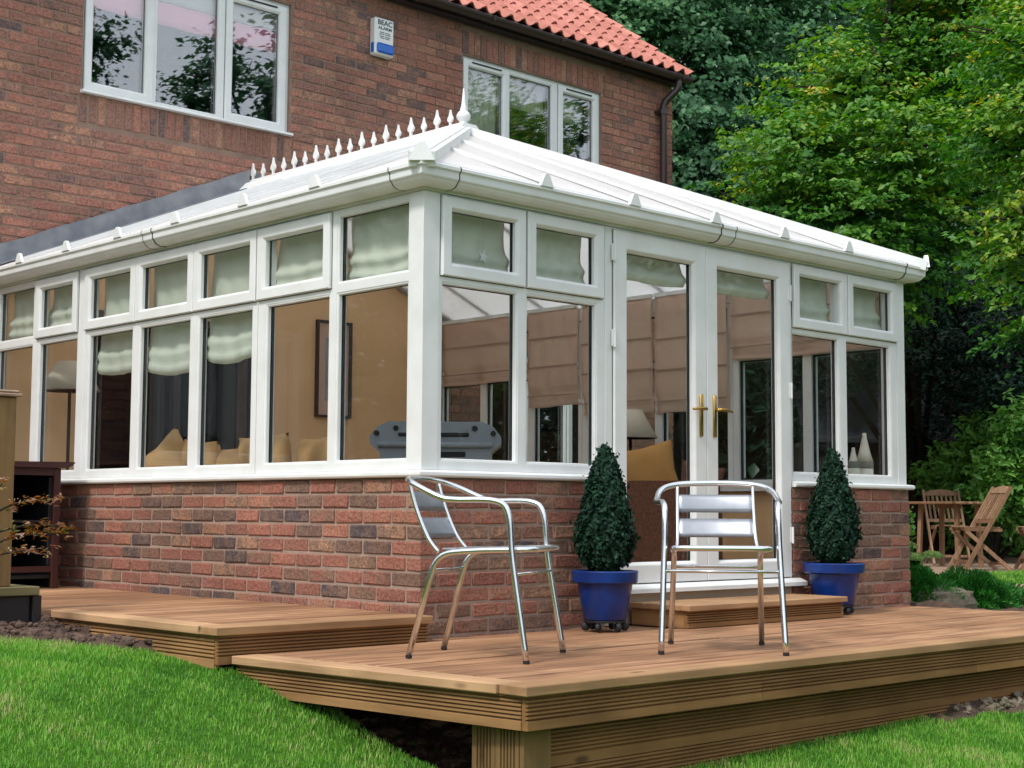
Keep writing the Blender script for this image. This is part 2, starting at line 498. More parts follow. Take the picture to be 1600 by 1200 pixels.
    def sheet(s, fn, nu, nv, thick=None):
        """grid surface fn(i/nu, j/nv); with thick a closed skin"""
        vs = [fn(i / nu, j / nv) for j in range(nv + 1) for i in range(nu + 1)]
        w = nu + 1
        fs = [(j * w + i, j * w + i + 1, (j + 1) * w + i + 1, (j + 1) * w + i) for j in range(nv) for i in range(nu)]
        if thick:
            N = len(vs)
            vs = vs + [(p[0] + thick[0], p[1] + thick[1], p[2] + thick[2]) for p in vs]
            fs = fs + [tuple(N + k for k in reversed(f)) for f in fs]
            edge = [i for i in range(w)] + [j * w + nu for j in range(1, nv + 1)] + [nv * w + i for i in range(nu - 1, -1, -1)] + [j * w for j in range(nv - 1, 0, -1)]
            for a, b in zip(edge, edge[1:] + edge[:1]): fs.append((b, a, a + N, b + N))
        s.add(vs, fs)
    def mesh(s, name, smooth=False):
        me = bpy.data.meshes.new(name)
        me.from_pydata(s.v, [], s.f)
        bm = bmesh.new(); bm.from_mesh(me)
        bmesh.ops.recalc_face_normals(bm, faces=bm.faces)
        bm.to_mesh(me); bm.free()
        if smooth: me.polygons.foreach_set('use_smooth', [True] * len(me.polygons))
        return me
    def build(s, name, mat, parent=None, smooth=False):
        return link(name, s.mesh(name, smooth), mat, parent)

def link(name, me, mat, parent=None):
    if mat and not me.materials: me.materials.append(mat)
    o = bpy.data.objects.new(name, me)
    COL.objects.link(o)
    if parent: setp(o, parent)
    return o

def setp(o, parent):
    o.parent = parent
    if parent.parent is None:
        o.matrix_parent_inverse = Matrix.Translation(parent.location).inverted()

def tag(o, label, cat, group=None, kind=None):
    o['label'] = label; o['category'] = cat
    if group: o['group'] = group
    if kind: o['kind'] = kind
    return o

def thing(name, label, cat, loc=(0, 0, 0), group=None):
    o = bpy.data.objects.new(name, None)
    COL.objects.link(o)
    o.empty_display_size = 0.1
    o.location = loc
    return tag(o, label, cat, group)

def structure(o, label=None):
    o['kind'] = 'structure'
    return o

def smooth_by_angle(me, deg=40):
    me.polygons.foreach_set('use_smooth', [True] * len(me.polygons))
    bm = bmesh.new(); bm.from_mesh(me)
    for e in bm.edges:
        if len(e.link_faces) == 2 and e.calc_face_angle(0) > math.radians(deg): e.smooth = False
    bm.to_mesh(me); bm.free()

def bez(pts, n=6):
    """round the corners of a polyline: Catmull-Rom through the points"""
    P = [Vector(p) for p in pts]; out = []
    for i in range(len(P) - 1):
        p0, p1, p2, p3 = P[max(i - 1, 0)], P[i], P[i + 1], P[min(i + 2, len(P) - 1)]
        for k in range(n):
            t = k / n
            out.append(0.5 * ((2 * p1) + (p2 - p0) * t + (2 * p0 - 5 * p1 + 4 * p2 - p3) * t * t + (3 * p1 - p0 - 3 * p2 + p3) * t ** 3))
    out.append(P[-1]); return out

def fillet(pts, r, n=5):
    P = [Vector(p) for p in pts]; out = [P[0]]
    for i in range(1, len(P) - 1):
        a = (P[i - 1] - P[i]); b = (P[i + 1] - P[i])
        q = min(r, a.length * 0.48, b.length * 0.48)
        A = P[i] + a.normalized() * q; B = P[i] + b.normalized() * q
        for k in range(n + 1):
            t = k / n
            out.append(A * (1 - t) ** 2 + P[i] * 2 * t * (1 - t) + B * t * t)
    out.append(P[-1]); return out

# wall frames: (u, d, z) with d measured inward from the outer face
TR = lambda u, d, z: (u, d, z)                    # right-hand (front) wall, face Y = 0
TL = lambda u, d, z: (d, u, z)                    # left wall, face X = 0
TS = lambda u, d, z: (4.23 - d, u, z)             # far side wall
YH = 4.70
TH = lambda u, d, z: (u, YH + d, z)               # house wall

def leafmesh(name, pts, nrm, size, mat, parent, rnd, aspect=0.6, tdir=None, fold=0.12):
    """kite-shaped leaves, two triangles each"""
    n = len(pts)
    nrm = nrm / np.linalg.norm(nrm, axis=1, keepdims=True)
    t = RNG.normal(size=(n, 3)) if tdir is None else tdir + RNG.normal(size=(n, 3)) * 0.45
    t -= nrm * (t * nrm).sum(1, keepdims=True)
    t /= np.linalg.norm(t, axis=1, keepdims=True) + 1e-9
    b = np.cross(nrm, t)
    L = (size * RNG.uniform(0.55, 1.4, n))[:, None]
    W = L * aspect * 0.5
    v = np.empty((n, 4, 3), np.float32)
    v[:, 0] = pts - t * L * 0.5
    v[:, 1] = pts - t * L * 0.05 + b * W + nrm * L * fold
    v[:, 2] = pts + t * L * 0.5
    v[:, 3] = pts - t * L * 0.05 - b * W + nrm * L * fold
    me = bpy.data.meshes.new(name)
    me.vertices.add(n * 4); me.vertices.foreach_set('co', v.reshape(-1))
    base = np.arange(n) * 4
    tri = np.stack([base, base + 1, base + 2, base, base + 2, base + 3], 1).reshape(-1).astype(np.int32)
    me.loops.add(n * 6); me.loops.foreach_set('vertex_index', tri)
    me.polygons.add(n * 2)
    me.polygons.foreach_set('loop_start', np.arange(n * 2, dtype=np.int32) * 3)
    me.polygons.foreach_set('loop_total', np.full(n * 2, 3, np.int32))
    a = me.attributes.new('rnd', 'FLOAT', 'POINT')
    a.data.foreach_set('value', np.repeat(rnd.astype(np.float32), 4))
    me.update(calc_edges=True)
    return link(name, me, mat, parent)

# ------------------------------------------------------------------ ground
_gy = np.array([-400, -30, -8.0, -5.0, -3.0, -1.7, -1.0, -0.5, -0.2, 0.6, 1.5, 3.0, 400])
_gz = np.array([-1.2, -1.2, -0.95, -0.74, -0.56, -0.42, -0.31, -0.15, -0.05, 0.01, 0.045, 0.0, 0.0])
def gz(x, y):
    x = np.asarray(x, float); y = np.asarray(y, float)
    yy = np.stack([np.interp(y + k, _gy, _gz) for k in (-0.2, -0.1, 0, 0.1, 0.2)]).mean(0)
    f = np.clip((0.4 - y) / 0.5, 0, 1)
    e = np.clip(0.027 * (x + 1.0), 0, 0.10) * f
    r = np.clip((x - 4.2) / 0.8, 0, 1) * np.clip((y + 2.5) / 2.0, 0, 1) * np.clip((1.5 - y) / 1, 0, 1)
    u = np.clip((x + 0.95) / 0.3, 0, 1) * np.clip((y + 1.45) / 0.35, 0, 1) * np.clip((4.35 - x) / 0.15, 0, 1)
    return (yy + e) * (1 - r) + r * -0.09 - 0.28 * u

def grid_mesh(name, xs, ys, zf, mat, parent=None):
    X, Y = np.meshgrid(xs, ys)
    Z = zf(X, Y)
    v = np.stack([X, Y, Z], -1).reshape(-1, 3)
    nx, ny = len(xs), len(ys)
    i = np.arange(nx - 1)[None, :] + np.arange(ny - 1)[:, None] * nx
    f = np.stack([i, i + 1, i + 1 + nx, i + nx], -1).reshape(-1, 4)
    me = bpy.data.meshes.new(name)
    me.from_pydata(v.tolist(), [], f.tolist())
    me.polygons.foreach_set('use_smooth', [True] * len(me.polygons))
    return link(name, me, mat, parent)

def ground_mat():
    m, nt, p, out = nodemat('turf')
    v = coords(nt)
    t = _n(nt, 'ShaderNodeTexNoise', Scale=1.1, Detail=6, Roughness=0.6); nt.links.new(v, t.inputs['Vector'])
    r = ramp(nt, [(0.3, (0.050, 0.115, 0.016)), (0.55, (0.060, 0.150, 0.018)), (0.75, (0.085, 0.17, 0.025))]); nt.links.new(t.outputs['Fac'], r.inputs[0])
    t2 = _n(nt, 'ShaderNodeTexNoise', Scale=60, Detail=4); nt.links.new(v, t2.inputs['Vector'])
    r2 = ramp(nt, [(0.3, (0.45, 0.45, 0.45)), (0.7, (1.2, 1.2, 1.2))]); nt.links.new(t2.outputs['Fac'], r2.inputs[0])
    nt.links.new(mixc(nt, r.outputs[0], r2.outputs[0], 0.9, 'MULTIPLY'), p.inputs['Base Color'])
    p.inputs['Roughness'].default_value = 0.95
    p.inputs['Specular IOR Level'].default_value = 0.1
    bump(nt, p, v, 70, 0.8, 0.02)
    return m
TURF = ground_mat()
far = np.array([-400, -200, -100, -60, -40, -28, -20, -15, -12])
xs = np.concatenate([far, np.arange(-10, 16.01, 0.25), [17, 19, 22, 26, 32, 40, 60, 100, 200, 400]])
ys = np.concatenate([far, np.arange(-10, 8.01, 0.2), [9, 11, 14, 18, 24, 32, 45, 60, 100, 200, 400]])
structure(grid_mesh('ground', xs, ys, lambda x, y: gz(x, y) - 0.012, TURF))

def noise2(x, y, s, seed=0):
    return (np.sin(x * s * 1.7 + seed) * np.sin(y * s * 1.3 + seed * 2.1) + 0.6 * np.sin(x * s * 3.9 + y * s * 2.7 + seed) + 0.4 * np.sin(x * s * 7.1 - y * s * 8.3 + seed * 3))

# bare soil along the decks: sheets just above the turf
def in_soil(x, y):
    """1 where the earth is bare"""
    n = noise2(x, y, 3.0, 1.3) * 0.045
    a = (x > -2.6) & (x < -1.0) & (y > 0.0) & (y < 2.2) & (y + n > 1.02 + (x + 1.6) * (-1.75) * (x > -1.75) + (x < -1.75) * 0.26)
    b = (x > -0.74 + n) & (y > -1.55) & (y < 0.3)                       # below the lower deck, behind its rim
    b2 = (x > -0.90 + n) & (y < -0.45) & (y > -1.60 + n) & (x < 5)
    c = (x > 1.7) & (y < -1.5) & (y + n > -1.78 - (x - 1.7) * 0.10) & (x < 6)
    d = (x > -0.95) & (x < 4.2) & (y > -0.3)
    e = (x > 4.1) & (x < 6.4) & (y > -1.2) & (y < 1.6)
    return a | b | b2 | c | d | e
def soil_z(x, y):
    return gz(x, y) + 0.004 + 0.012 * noise2(x, y, 6, 2) + 0.008 * noise2(x, y, 17, 5)
def soil_sheet(name, x0, x1, y0, y1, st):
    xs, ys = np.arange(x0, x1, st), np.arange(y0, y1, st)
    X, Y = np.meshgrid(xs, ys)
    Z = np.where(in_soil(X, Y), soil_z(X, Y), gz(X, Y) - 0.05)
    v = np.stack([X, Y, Z], -1).reshape(-1, 3)
    keep = in_soil(X, Y)
    nx = len(xs); fs = []
    K = keep[:-1, :-1] | keep[1:, :-1] | keep[:-1, 1:] | keep[1:, 1:]
    for j, i in zip(*np.nonzero(K)):
        a = j * nx + i; fs.append((a, a + 1, a + 1 + nx, a + nx))
    me = bpy.data.meshes.new(name); me.from_pydata(v.tolist(), [], fs)
    me.polygons.foreach_set('use_smooth', [True] * len(me.polygons))
    return structure(link(name, me, SOIL))
soil_sheet('soil', -2.65, 6.5, -2.4, 2.25, 0.03)

def clods(name, n, xr, yr, smin, smax, mat, extra=None):
    ico = bmesh.new(); bmesh.ops.create_icosphere(ico, subdivisions=1, radius=1)
    bv = np.array([q.co[:] for q in ico.verts]); bf = np.array([[q.index for q in f.verts] for f in ico.faces]); ico.free()
    X = RNG.uniform(*xr, n * 6); Y = RNG.uniform(*yr, n * 6)
    k = in_soil(X, Y) & in_soil(X - .03, Y) & in_soil(X, Y - .03)
    if extra is not None: k &= extra(X, Y)
    X, Y = X[k][:n], Y[k][:n]; n = len(X)
    s = RNG.uniform(smin, smax, n) * RNG.uniform(0.4, 1, n)
    sc = RNG.uniform(0.6, 1.2, (n, 1, 3)) * s[:, None, None]
    v = bv[None] * (1 + RNG.normal(0, 0.16, (n, len(bv), 1))) * sc
    a = RNG.uniform(0, 6.28, n); ca, sa = np.cos(a)[:, None], np.sin(a)[:, None]
    v = np.stack([v[..., 0] * ca - v[..., 1] * sa, v[..., 0] * sa + v[..., 1] * ca, v[..., 2] * 0.75], -1)
    v += np.stack([X, Y, soil_z(X, Y) + s * 0.25], -1)[:, None]
    f = bf[None] + (np.arange(n) * len(bv))[:, None, None]
    me = bpy.data.meshes.new(name)
    me.from_pydata(v.reshape(-1, 3).tolist(), [], f.reshape(-1, 3).tolist())
    o = link(name, me, mat); o['kind'] = 'stuff'
    return o
tag(clods('soil_clods', 2600, (-2.6, -1.0), (0.0, 2.0), 0.008, 0.034, CLOD), 'crumbly brown soil clods beside the raised deck edge', 'soil', kind='stuff')
tag(clods('gravel', 2600, (1.9, 5.0), (-2.3, -1.5), 0.006, 0.026, STONE), 'loose stones and bark against the deck base boards', 'gravel', kind='stuff')
tag(clods('soil_debris', 1500, (-1.0, 0.6), (-1.55, 0.0), 0.008, 0.03, CLOD), 'dry soil crumbs in the shade below the deck', 'soil', kind='stuff')

# grass blades
def grass(name, n, xr, yr, h, w, mask):
    X = RNG.uniform(*xr, n); Y = RNG.uniform(*yr, n)
    k = mask(X, Y); X, Y = X[k], Y[k]; n = len(X)
    Z = gz(X, Y) - 0.012
    patch = noise2(X, Y, 2.2, 4)
    H = h * RNG.uniform(0.55, 1.25, n) * (1 + 0.12 * patch)
    a = RNG.uniform(0, 2 * PI, n); lean = RNG.uniform(0.1, 0.9, n) * H
    dx, dy = np.cos(a), np.sin(a)
    wx, wy = -dy * w * RNG.uniform(0.7, 1.3, n), dx * w * RNG.uniform(0.7, 1.3, n)
    v = np.empty((n, 5, 3), np.float32)
    v[:, 0] = np.stack([X - wx, Y - wy, Z], -1); v[:, 1] = np.stack([X + wx, Y + wy, Z], -1)
    mx, my, mz = X + dx * lean * 0.35, Y + dy * lean * 0.35, Z + H * 0.62
    v[:, 2] = np.stack([mx + wx * .8, my + wy * .8, mz], -1); v[:, 3] = np.stack([mx - wx * .8, my - wy * .8, mz], -1)
    v[:, 4] = np.stack([X + dx * lean, Y + dy * lean, Z + H * np.sqrt(np.clip(1 - (lean / H) ** 2 * 0.4, 0.2, 1))], -1)
    b = np.arange(n) * 5
    tri = np.stack([b, b + 1, b + 2, b, b + 2, b + 3, b + 3, b + 2, b + 4], 1).reshape(-1).astype(np.int32)
    me = bpy.data.meshes.new(name)
    me.vertices.add(n * 5); me.vertices.foreach_set('co', v.reshape(-1))
    me.loops.add(n * 9); me.loops.foreach_set('vertex_index', tri)
    me.polygons.add(n * 3)
    me.polygons.foreach_set('loop_start', np.arange(n * 3, dtype=np.int32) * 3)
    me.polygons.foreach_set('loop_total', np.full(n * 3, 3, np.int32))
    at = me.attributes.new('rnd', 'FLOAT', 'POINT')
    col = np.clip(0.49 + 0.20 * patch + 0.13 * noise2(X, Y, 9.0, 7) + RNG.normal(0, 0.2, n), 0, 1)
    at.data.foreach_set('value', np.repeat(col.astype(np.float32), 5))
    me.update(calc_edges=True)
    return link(name, me, GRASSM)
GRASSM = leaf_mat('grass_blade', [(0, (0.060, 0.19, 0.026)), (0.25, (0.110, 0.320, 0.036)), (0.55, (0.178, 0.425, 0.052)), (0.82, (0.28, 0.475, 0.085)), (1, (0.44, 0.43, 0.20))], 0.35, 0.55, 0.25)
def lawn_mask(x, y):
    edge = ~in_soil(x, y)
    deck = (x > -1.22) & (y > -0.12) | (x > -0.70) & (y > -1.52)
    return edge & ~deck
def near_mask(x, y):
    d = np.hypot(x - CAM.x, y - CAM.y)
    a = (x - CAM.x) * _f.x + (y - CAM.y) * _f.y
    s = np.abs((x - CAM.x) * _r.x + (y - CAM.y) * _r.y) / np.maximum(a, 0.1)
    return lawn_mask(x, y) & (a > 2.6) & (s < 0.44)
tag(grass('lawn_grass', 560000, (-3.8, 3.6), (-4.2, 2.2), 0.023, 0.0015, near_mask), 'bright green mown grass in front of the decks', 'grass', kind='stuff')
tag(grass('rough_grass', 60000, (-9, 6), (-8, 4), 0.045, 0.004, lambda x, y: lawn_mask(x, y) & ~near_mask(x, y) & ~((x > -0.2) & (y > 0))), 'mown grass around the photographed lawn', 'grass', kind='stuff')
tag(grass('side_lawn_grass', 150000, (2.6, 9.0), (-5.5, 1.4), 0.03, 0.003, lambda x, y: lawn_mask(x, y) & ~near_mask(x, y) & (x - y > 4.6)), 'mown grass to the right of the lower deck', 'grass', kind='stuff')
tag(grass('far_lawn_grass', 30000, (6.3, 10.2), (-1.5, 2.35), 0.03, 0.004, lambda x, y: (y - 2.35 < (x - 9.5) * 0.3) & (x - y > 5.0)), 'strip of lawn in front of the garden chairs', 'grass', kind='stuff')

# ------------------------------------------------------------------ decks
def fascia_prof(h, t=0.028, grooves=6):
    """section of a grooved decking board standing on edge: (out, z) from z=-h to 0"""
    pts = [(0, 0), (0, -h)]
    pts += [(t, -h), (t, -h * 0.74)]
    for k in range(grooves):
        z = -h * 0.74 + (k + 0.15) * (h * 0.72 / grooves)
        g = h * 0.72 / grooves
        pts += [(t - 0.012, z + g * 0.10), (t - 0.012, z + g * 0.42), (t, z + g * 0.52), (t, z + g * 0.98)]
    pts += [(t, 0)]
    return pts

def board(name, x0, x1, y0, y1, z0, z1, mat, parent, b=0.003):
    m = MB(); m.cham(x0, x1, y0, y1, z0, z1, b, 0.0006)
    return m.build(name, mat, parent)

SPL = lambda x, y, z: (x - .086 * (y + 1.76), y, z)
lower = thing('lower_deck', 'lower timber deck with aluminium chairs and blue pots on it', 'deck', (1.6, -0.9, -0.4))
y = -1.615; k = 0
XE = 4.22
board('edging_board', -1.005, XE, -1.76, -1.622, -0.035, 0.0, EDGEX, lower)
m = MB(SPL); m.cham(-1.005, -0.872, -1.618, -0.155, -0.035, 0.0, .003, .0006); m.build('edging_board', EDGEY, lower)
while y < -0.03:
    w = min(0.118, -0.022 - y)
    if w > 0.04:
        jt = random.choice([None, 1.1 + 0.9 * random.random(), 2.2 + random.random()])
        x0 = -0.864 - .086 * (y + 1.76)
        dz = random.uniform(-0.0040, 0.0012)
        if jt:
            board('deck_board', x0, jt - 0.002, y, y + w, -0.03, dz, DECKX, lower)
            board('deck_board', jt + 0.002, XE - 0.01 * random.random(), y, y + w, -0.03, dz - 0.0007, DECKX, lower)
        else:
            board('deck_board', x0, XE - 0.01 * random.random(), y, y + w, -0.03, dz, DECKX, lower)
    y += 0.126; k += 1
fp = fascia_prof(0.118)
def fascia_x(name, x0, x1, yf, ztop, mat, parent, prof=fp):
    m = MB(); m.extr([(yf + 0.028 - o, ztop + z) for o, z in prof], 0, x0, x1); return m.build(name, mat, parent)
def fascia_y(name, y0, y1, xf, ztop, mat, parent, prof=fp, T=None):
    m = MB(T); m.extr([(xf + 0.028 - o, ztop + z) for o, z in prof], 1, y0, y1); return m.build(name, mat, parent)
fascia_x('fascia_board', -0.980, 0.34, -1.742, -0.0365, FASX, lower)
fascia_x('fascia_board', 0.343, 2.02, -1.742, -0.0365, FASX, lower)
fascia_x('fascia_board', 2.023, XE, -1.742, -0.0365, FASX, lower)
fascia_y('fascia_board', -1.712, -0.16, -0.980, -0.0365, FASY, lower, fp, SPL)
# grooved corner post and the recessed base boards
m = MB()
def vboard(m, ax, a0, a1, c0, c1, z0, z1, out):
    """vertical grooved board: spans a0..a1 along ax, face at c0 (outer), back at c1"""
    n = 5; w = a1 - a0; pts = [(a0, c1), (a0, c0)]
    for i in range(n):
        s = a0 + w * (0.16 + 0.14 * i)
        g = (c1 - c0) * 0.3
        pts += [(s, c0), (s + w * 0.012, c0 + g * 1.5), (s + w * 0.072, c0 + g * 1.5), (s + w * 0.08, c0)]
    pts += [(a1, c0), (a1, c1)]
    if ax == 1: pts = [(q[1], q[0]) for q in pts]
    m.extr(pts, 2, z0, z1)
vboard(m, 1, -1.655, -1.535, -0.938, -0.915, -0.62, -0.157, 1); pb = m.build('post_board', POSTW, lower)
m = MB(); vboard(m, 1, -1.532, -1.412, -0.938, -0.915, -0.62, -0.157, 1); m.build('post_board', POSTW, lower)
board('post', -0.912, -0.815, -1.655, -1.415, -0.62, -0.157, POSTW, lower)
board('post', -0.938, -0.80, -1.679, -1.658, -0.62, -0.157, POSTW, lower)
bp = fascia_prof(0.142, 0.026, 7)
for i, z in enumerate((-0.166, -0.312, -0.458)):
    for a, b in ((-0.795, 0.9 + 0.3 * i), (0.903 + 0.3 * i, 2.7 - 0.2 * i), (2.703 - 0.2 * i, XE - 0.05)):
        fascia_x('base_board', a, b, -1.655, z, FASX, lower, bp)
for x in (-0.5, 0.4, 1.3, 2.2, 3.1, 4.0):
    m = MB(); m.box(x - 0.025, x + 0.025, -1.60, -0.15, -0.16, -0.034); m.build('joist', FASY, lower)
    if x > 1: m = MB(); m.box(x - 0.04, x + 0.04, -0.6, -0.52, -0.6, -0.165); m.build('support_post', POSTW, lower)

upper = thing('upper_deck', 'raised timber deck along the long side wall, one step up', 'deck', (-0.6, 1.6, -0.1))
ZU = 0.118
UX0, UX1, UY0, UY1 = -1.215, -0.022, -0.15, 4.6
board('edging_board', UX0, -0.045, UY0, -0.012, ZU - 0.035, ZU, EDGEX, upper)
board('edging_board', UX0, UX0 + 0.12, -0.008, 1.30, ZU - 0.035, ZU, EDGEY, upper)
y = -0.006
while y < UY1 - 0.12:
    dz = random.uniform(-0.0035, 0.0010)
    board('deck_board', UX0 + (0.124 if y < 1.28 else -0.5), UX1 - 0.004 * random.random(), y, y + 0.118, ZU - 0.03, ZU + dz, DECKX, upper)
    y += 0.126
fascia_x('fascia_board', UX0 + 0.022, -0.06, UY0 + 0.016, ZU - 0.0365, FASX, upper)
fascia_y('fascia_board', UY0 + 0.048, 1.32, UX0 + 0.022, ZU - 0.0365, FASY, upper, fascia_prof(0.135))
for yy in (0.4, 1.3, 2.2, 3.1, 4.0):
    m = MB(); m.box(-1.16, -0.05, yy - 0.025, yy + 0.025, ZU - 0.14, ZU - 0.034); m.build('joist', FASX, upper)
for xx in (-1.0, -0.3):
    for yy in (0.5, 2.3, 4.1):
        m = MB(); m.box(xx - 0.04, xx + 0.04, yy + 0.03, yy + 0.11, -0.3, ZU - 0.034); m.build('support_post', POSTW, upper)

step = thing('door_step', 'low timber step below the french doors', 'step', (2.2, -0.23, 0))
for i in range(4):
    board('tread_board', 1.43, 2.86, -0.455 + i * 0.105, -0.455 + i * 0.105 + 0.1, 0.092, 0.122, EDGEX, step)
m = MB(); m.extr([(-0.405 - o, 0.09 + z) for o, z in fascia_prof(0.086, 0.028, 5)], 0, 1.45, 2.84); m.build('riser', FASX, step)
m = MB(); m.box(1.45, 1.478, -0.403, -0.04, 0.004, 0.09); m.build('side_board', FASY, step)
m = MB(); m.box(2.812, 2.84, -0.403, -0.04, 0.004, 0.09); m.build('side_board', FASY, step)

# ------------------------------------------------------------------ brickwork
def screen(P):
    d = Vector(P) - CAM
    z = d.dot(_f)
    return 800 + 2362.67 * d.dot(_r2) / z, 600 - 2362.67 * d.dot(_u2) / z, z

def courses(u0, u1, z0, z1, holes=(), L=0.215, j=0.010, h=0.065, start=None):
    """stretcher bond: list of (ua, ub, za, zb)"""
    out = []; z = z0; k = 0
    while z + h * 0.6 < z1:
        zt = min(z + h, z1)
        iv = [(u0, u1)]
        for (a, b, c, d) in holes:
            if zt > c + 0.004 and z < d - 0.004:
                nv = []
                for p, q in iv:
                    if b <= p or a >= q: nv.append((p, q)); continue
                    if a - p > 0.03: nv.append((p, a - 0.006))
                    if q - b > 0.03: nv.append((b + 0.006, q))
                iv = nv
        off = (0 if k % 2 == 0 else -(L + j) / 2) + (start or 0)
        for p, q in iv:
            n = math.floor((p - u0 - off) / (L + j))
            s = u0 + off + n * (L + j)
            cur = []
            while s < q:
                a, b = max(s, p), min(s + L, q)
                if b - a > 0.012: cur.append([a, b])
                s += L + j
            if len(cur) > 1 and cur[0][1] - cur[0][0] < 0.05: cur[1][0] = cur[0][0]; cur.pop(0)
            if len(cur) > 1 and cur[-1][1] - cur[-1][0] < 0.05: cur[-2][1] = cur[-1][1]; cur.pop()
            out += [(a, b, z, zt) for a, b in cur]
        z += h + j; k += 1
    return out

_bm_cache = {}
def brick_protos(T, key, mat):
    if key not in _bm_cache:
        o0 = T(0, 0, 0); pr = []
        for i in range(10):
            m = MB(lambda u, d, z: tuple(np.array(T(u, d, z)) - np.array(o0)))
            m.cham(-0.1065, 0.1065, 0, 0.1025, -0.0312, 0.0312, 0.0055, 0.0028)
            me = m.mesh('brick'); me.materials.append(mat); pr.append(me)
        _bm_cache[key] = pr
    return _bm_cache[key]

def lay_single(T, key, bricks, mat, parent, ax, d0=0.0):
    """every brick an object sharing one of ten meshes; ax = world axis of u"""
    pr = brick_protos(T, key, mat)
    for a, b, c, d in bricks:
        o = bpy.data.objects.new('brick', random.choice(pr))
        COL.objects.link(o)
        o.parent = parent
        if parent.parent is None: o.matrix_parent_inverse = Matrix.Translation(parent.location).inverted()
        o.location = T((a + b) / 2, d0 + random.uniform(-0.0035, 0.001), (c + d) / 2)
        s = [1, 1, 1]; s[ax] = (b - a) / 0.215; s[2] = (d - c) / 0.065
        o.scale = s
        o.rotation_euler = (random.gauss(0, .004), random.gauss(0, .004), random.gauss(0, .006))

def lay_joined(name, T, bricks, mat, parent, depth=0.05):
    m = MB(T)
    for a, b, c, d in bricks:
        j = random.uniform(-0.003, 0.002)
        m.box(a, b, j, depth, c + random.uniform(-.0015, .0015), d + random.uniform(-.0015, .0015))
    me = m.mesh(name)
    at = me.attributes.new('rnd', 'FLOAT', 'POINT')
    v = np.repeat(RNG.uniform(0, 1, len(bricks)), 8).astype(np.float32)
    at.data.foreach_set('value', v)
    o = link(name, me, mat, parent); o['kind'] = 'stuff'
    return o

def backing(name, T, u0, u1, z0, z1, holes, d0, d1, mat, parent):
    us = sorted({u0, u1, *[h[0] for h in holes], *[h[1] for h in holes]})
    zs = sorted({z0, z1, *[h[2] for h in holes], *[h[3] for h in holes]})
    us = [u for u in us if u0 <= u <= u1]; zs = [z for z in zs if z0 <= z <= z1]
    m = MB(T)
    for a, b in zip(us, us[1:]):
        run = None
        for c, d in zip(zs, zs[1:]):
            cu, cz = (a + b) / 2, (c + d) / 2
            if any(h[0] < cu < h[1] and h[2] < cz < h[3] for h in holes):
                if run: m.box(a, b, d0, d1, *run); run = None
            else: run = (run[0], d) if run else (c, d)
        if run: m.box(a, b, d0, d1, *run)
    return m.build(name, mat, parent)

# dwarf wall under the side and front windows: left run (face X=-0.015) and short front run (face Y=-0.015)
TLb = lambda u, d, z: (-0.015 + d, u, z)
TRb = lambda u, d, z: (u, -0.015 + d, z)
TSb = lambda u, d, z: (4.245 - d, u, z)
dwarf = thing('dwarf_wall', 'low brick wall under the side windows, turning the near corner', 'wall', (0.05, 1.6, 0))
lb, rb = [], []
for k in range(11):
    z = -0.065 + k * 0.075 + 0.005
    zb = z + 0.065
    if k % 2 == 0:
        lu, ru = -0.015, 0.0975
    else:
        lu, ru = 0.0975, -0.015
    u = lu
    while u < 3.68 - 0.05:
        lb.append((u, min(u + 0.215, 3.68), z, zb)); u += 0.225
    u = ru
    while u < 1.27 - 0.05:
        rb.append((u, min(u + 0.215, 1.275), z, zb)); u += 0.225
lay_single(TLb, 'L', lb, BRICK, dwarf, 1)
lay_single(TRb, 'R', rb, BRICK, dwarf, 0)
m = MB(); m.box(-0.009, 0.075, -0.009, 3.675, -0.12, 0.757); m.build('mortar', MORTAR, dwarf)
m = MB(); m.box(0.076, 1.27, -0.009, 0.075, -0.12, 0.757); m.build('mortar', MORTAR, dwarf)
pier = thing('brick_pier', 'low brick wall right of the french doors, under the small windows', 'wall', (3.6, 0.05, 0))
rb2, sb = [], []
for k in range(11):
    z = -0.065 + k * 0.075 + 0.005; zb = z + 0.065
    end = 4.245 if k % 2 == 0 else 4.1325
    u = end
    while u > 2.94 + 0.05:
        rb2.append((max(u - 0.215, 2.94), u, z, zb)); u -= 0.225
    u = 0.0975 if k % 2 == 0 else -0.015
    while u < 4.6:
        sb.append((u, min(u + 0.215, 4.62), z, zb)); u += 0.225
lay_single(TRb, 'R', rb2, BRICK, pier, 0)
lay_joined('brickwork', TSb, sb, BRICK, pier, .1025)
m = MB(); m.box(2.946, 4.12, -0.009, 0.075, -0.12, 0.757); m.build('mortar', MORTAR, pier)
m = MB(); m.box(4.121, 4.239, -0.009, 4.62, -0.12, 0.757); m.build('mortar', MORTAR, pier)

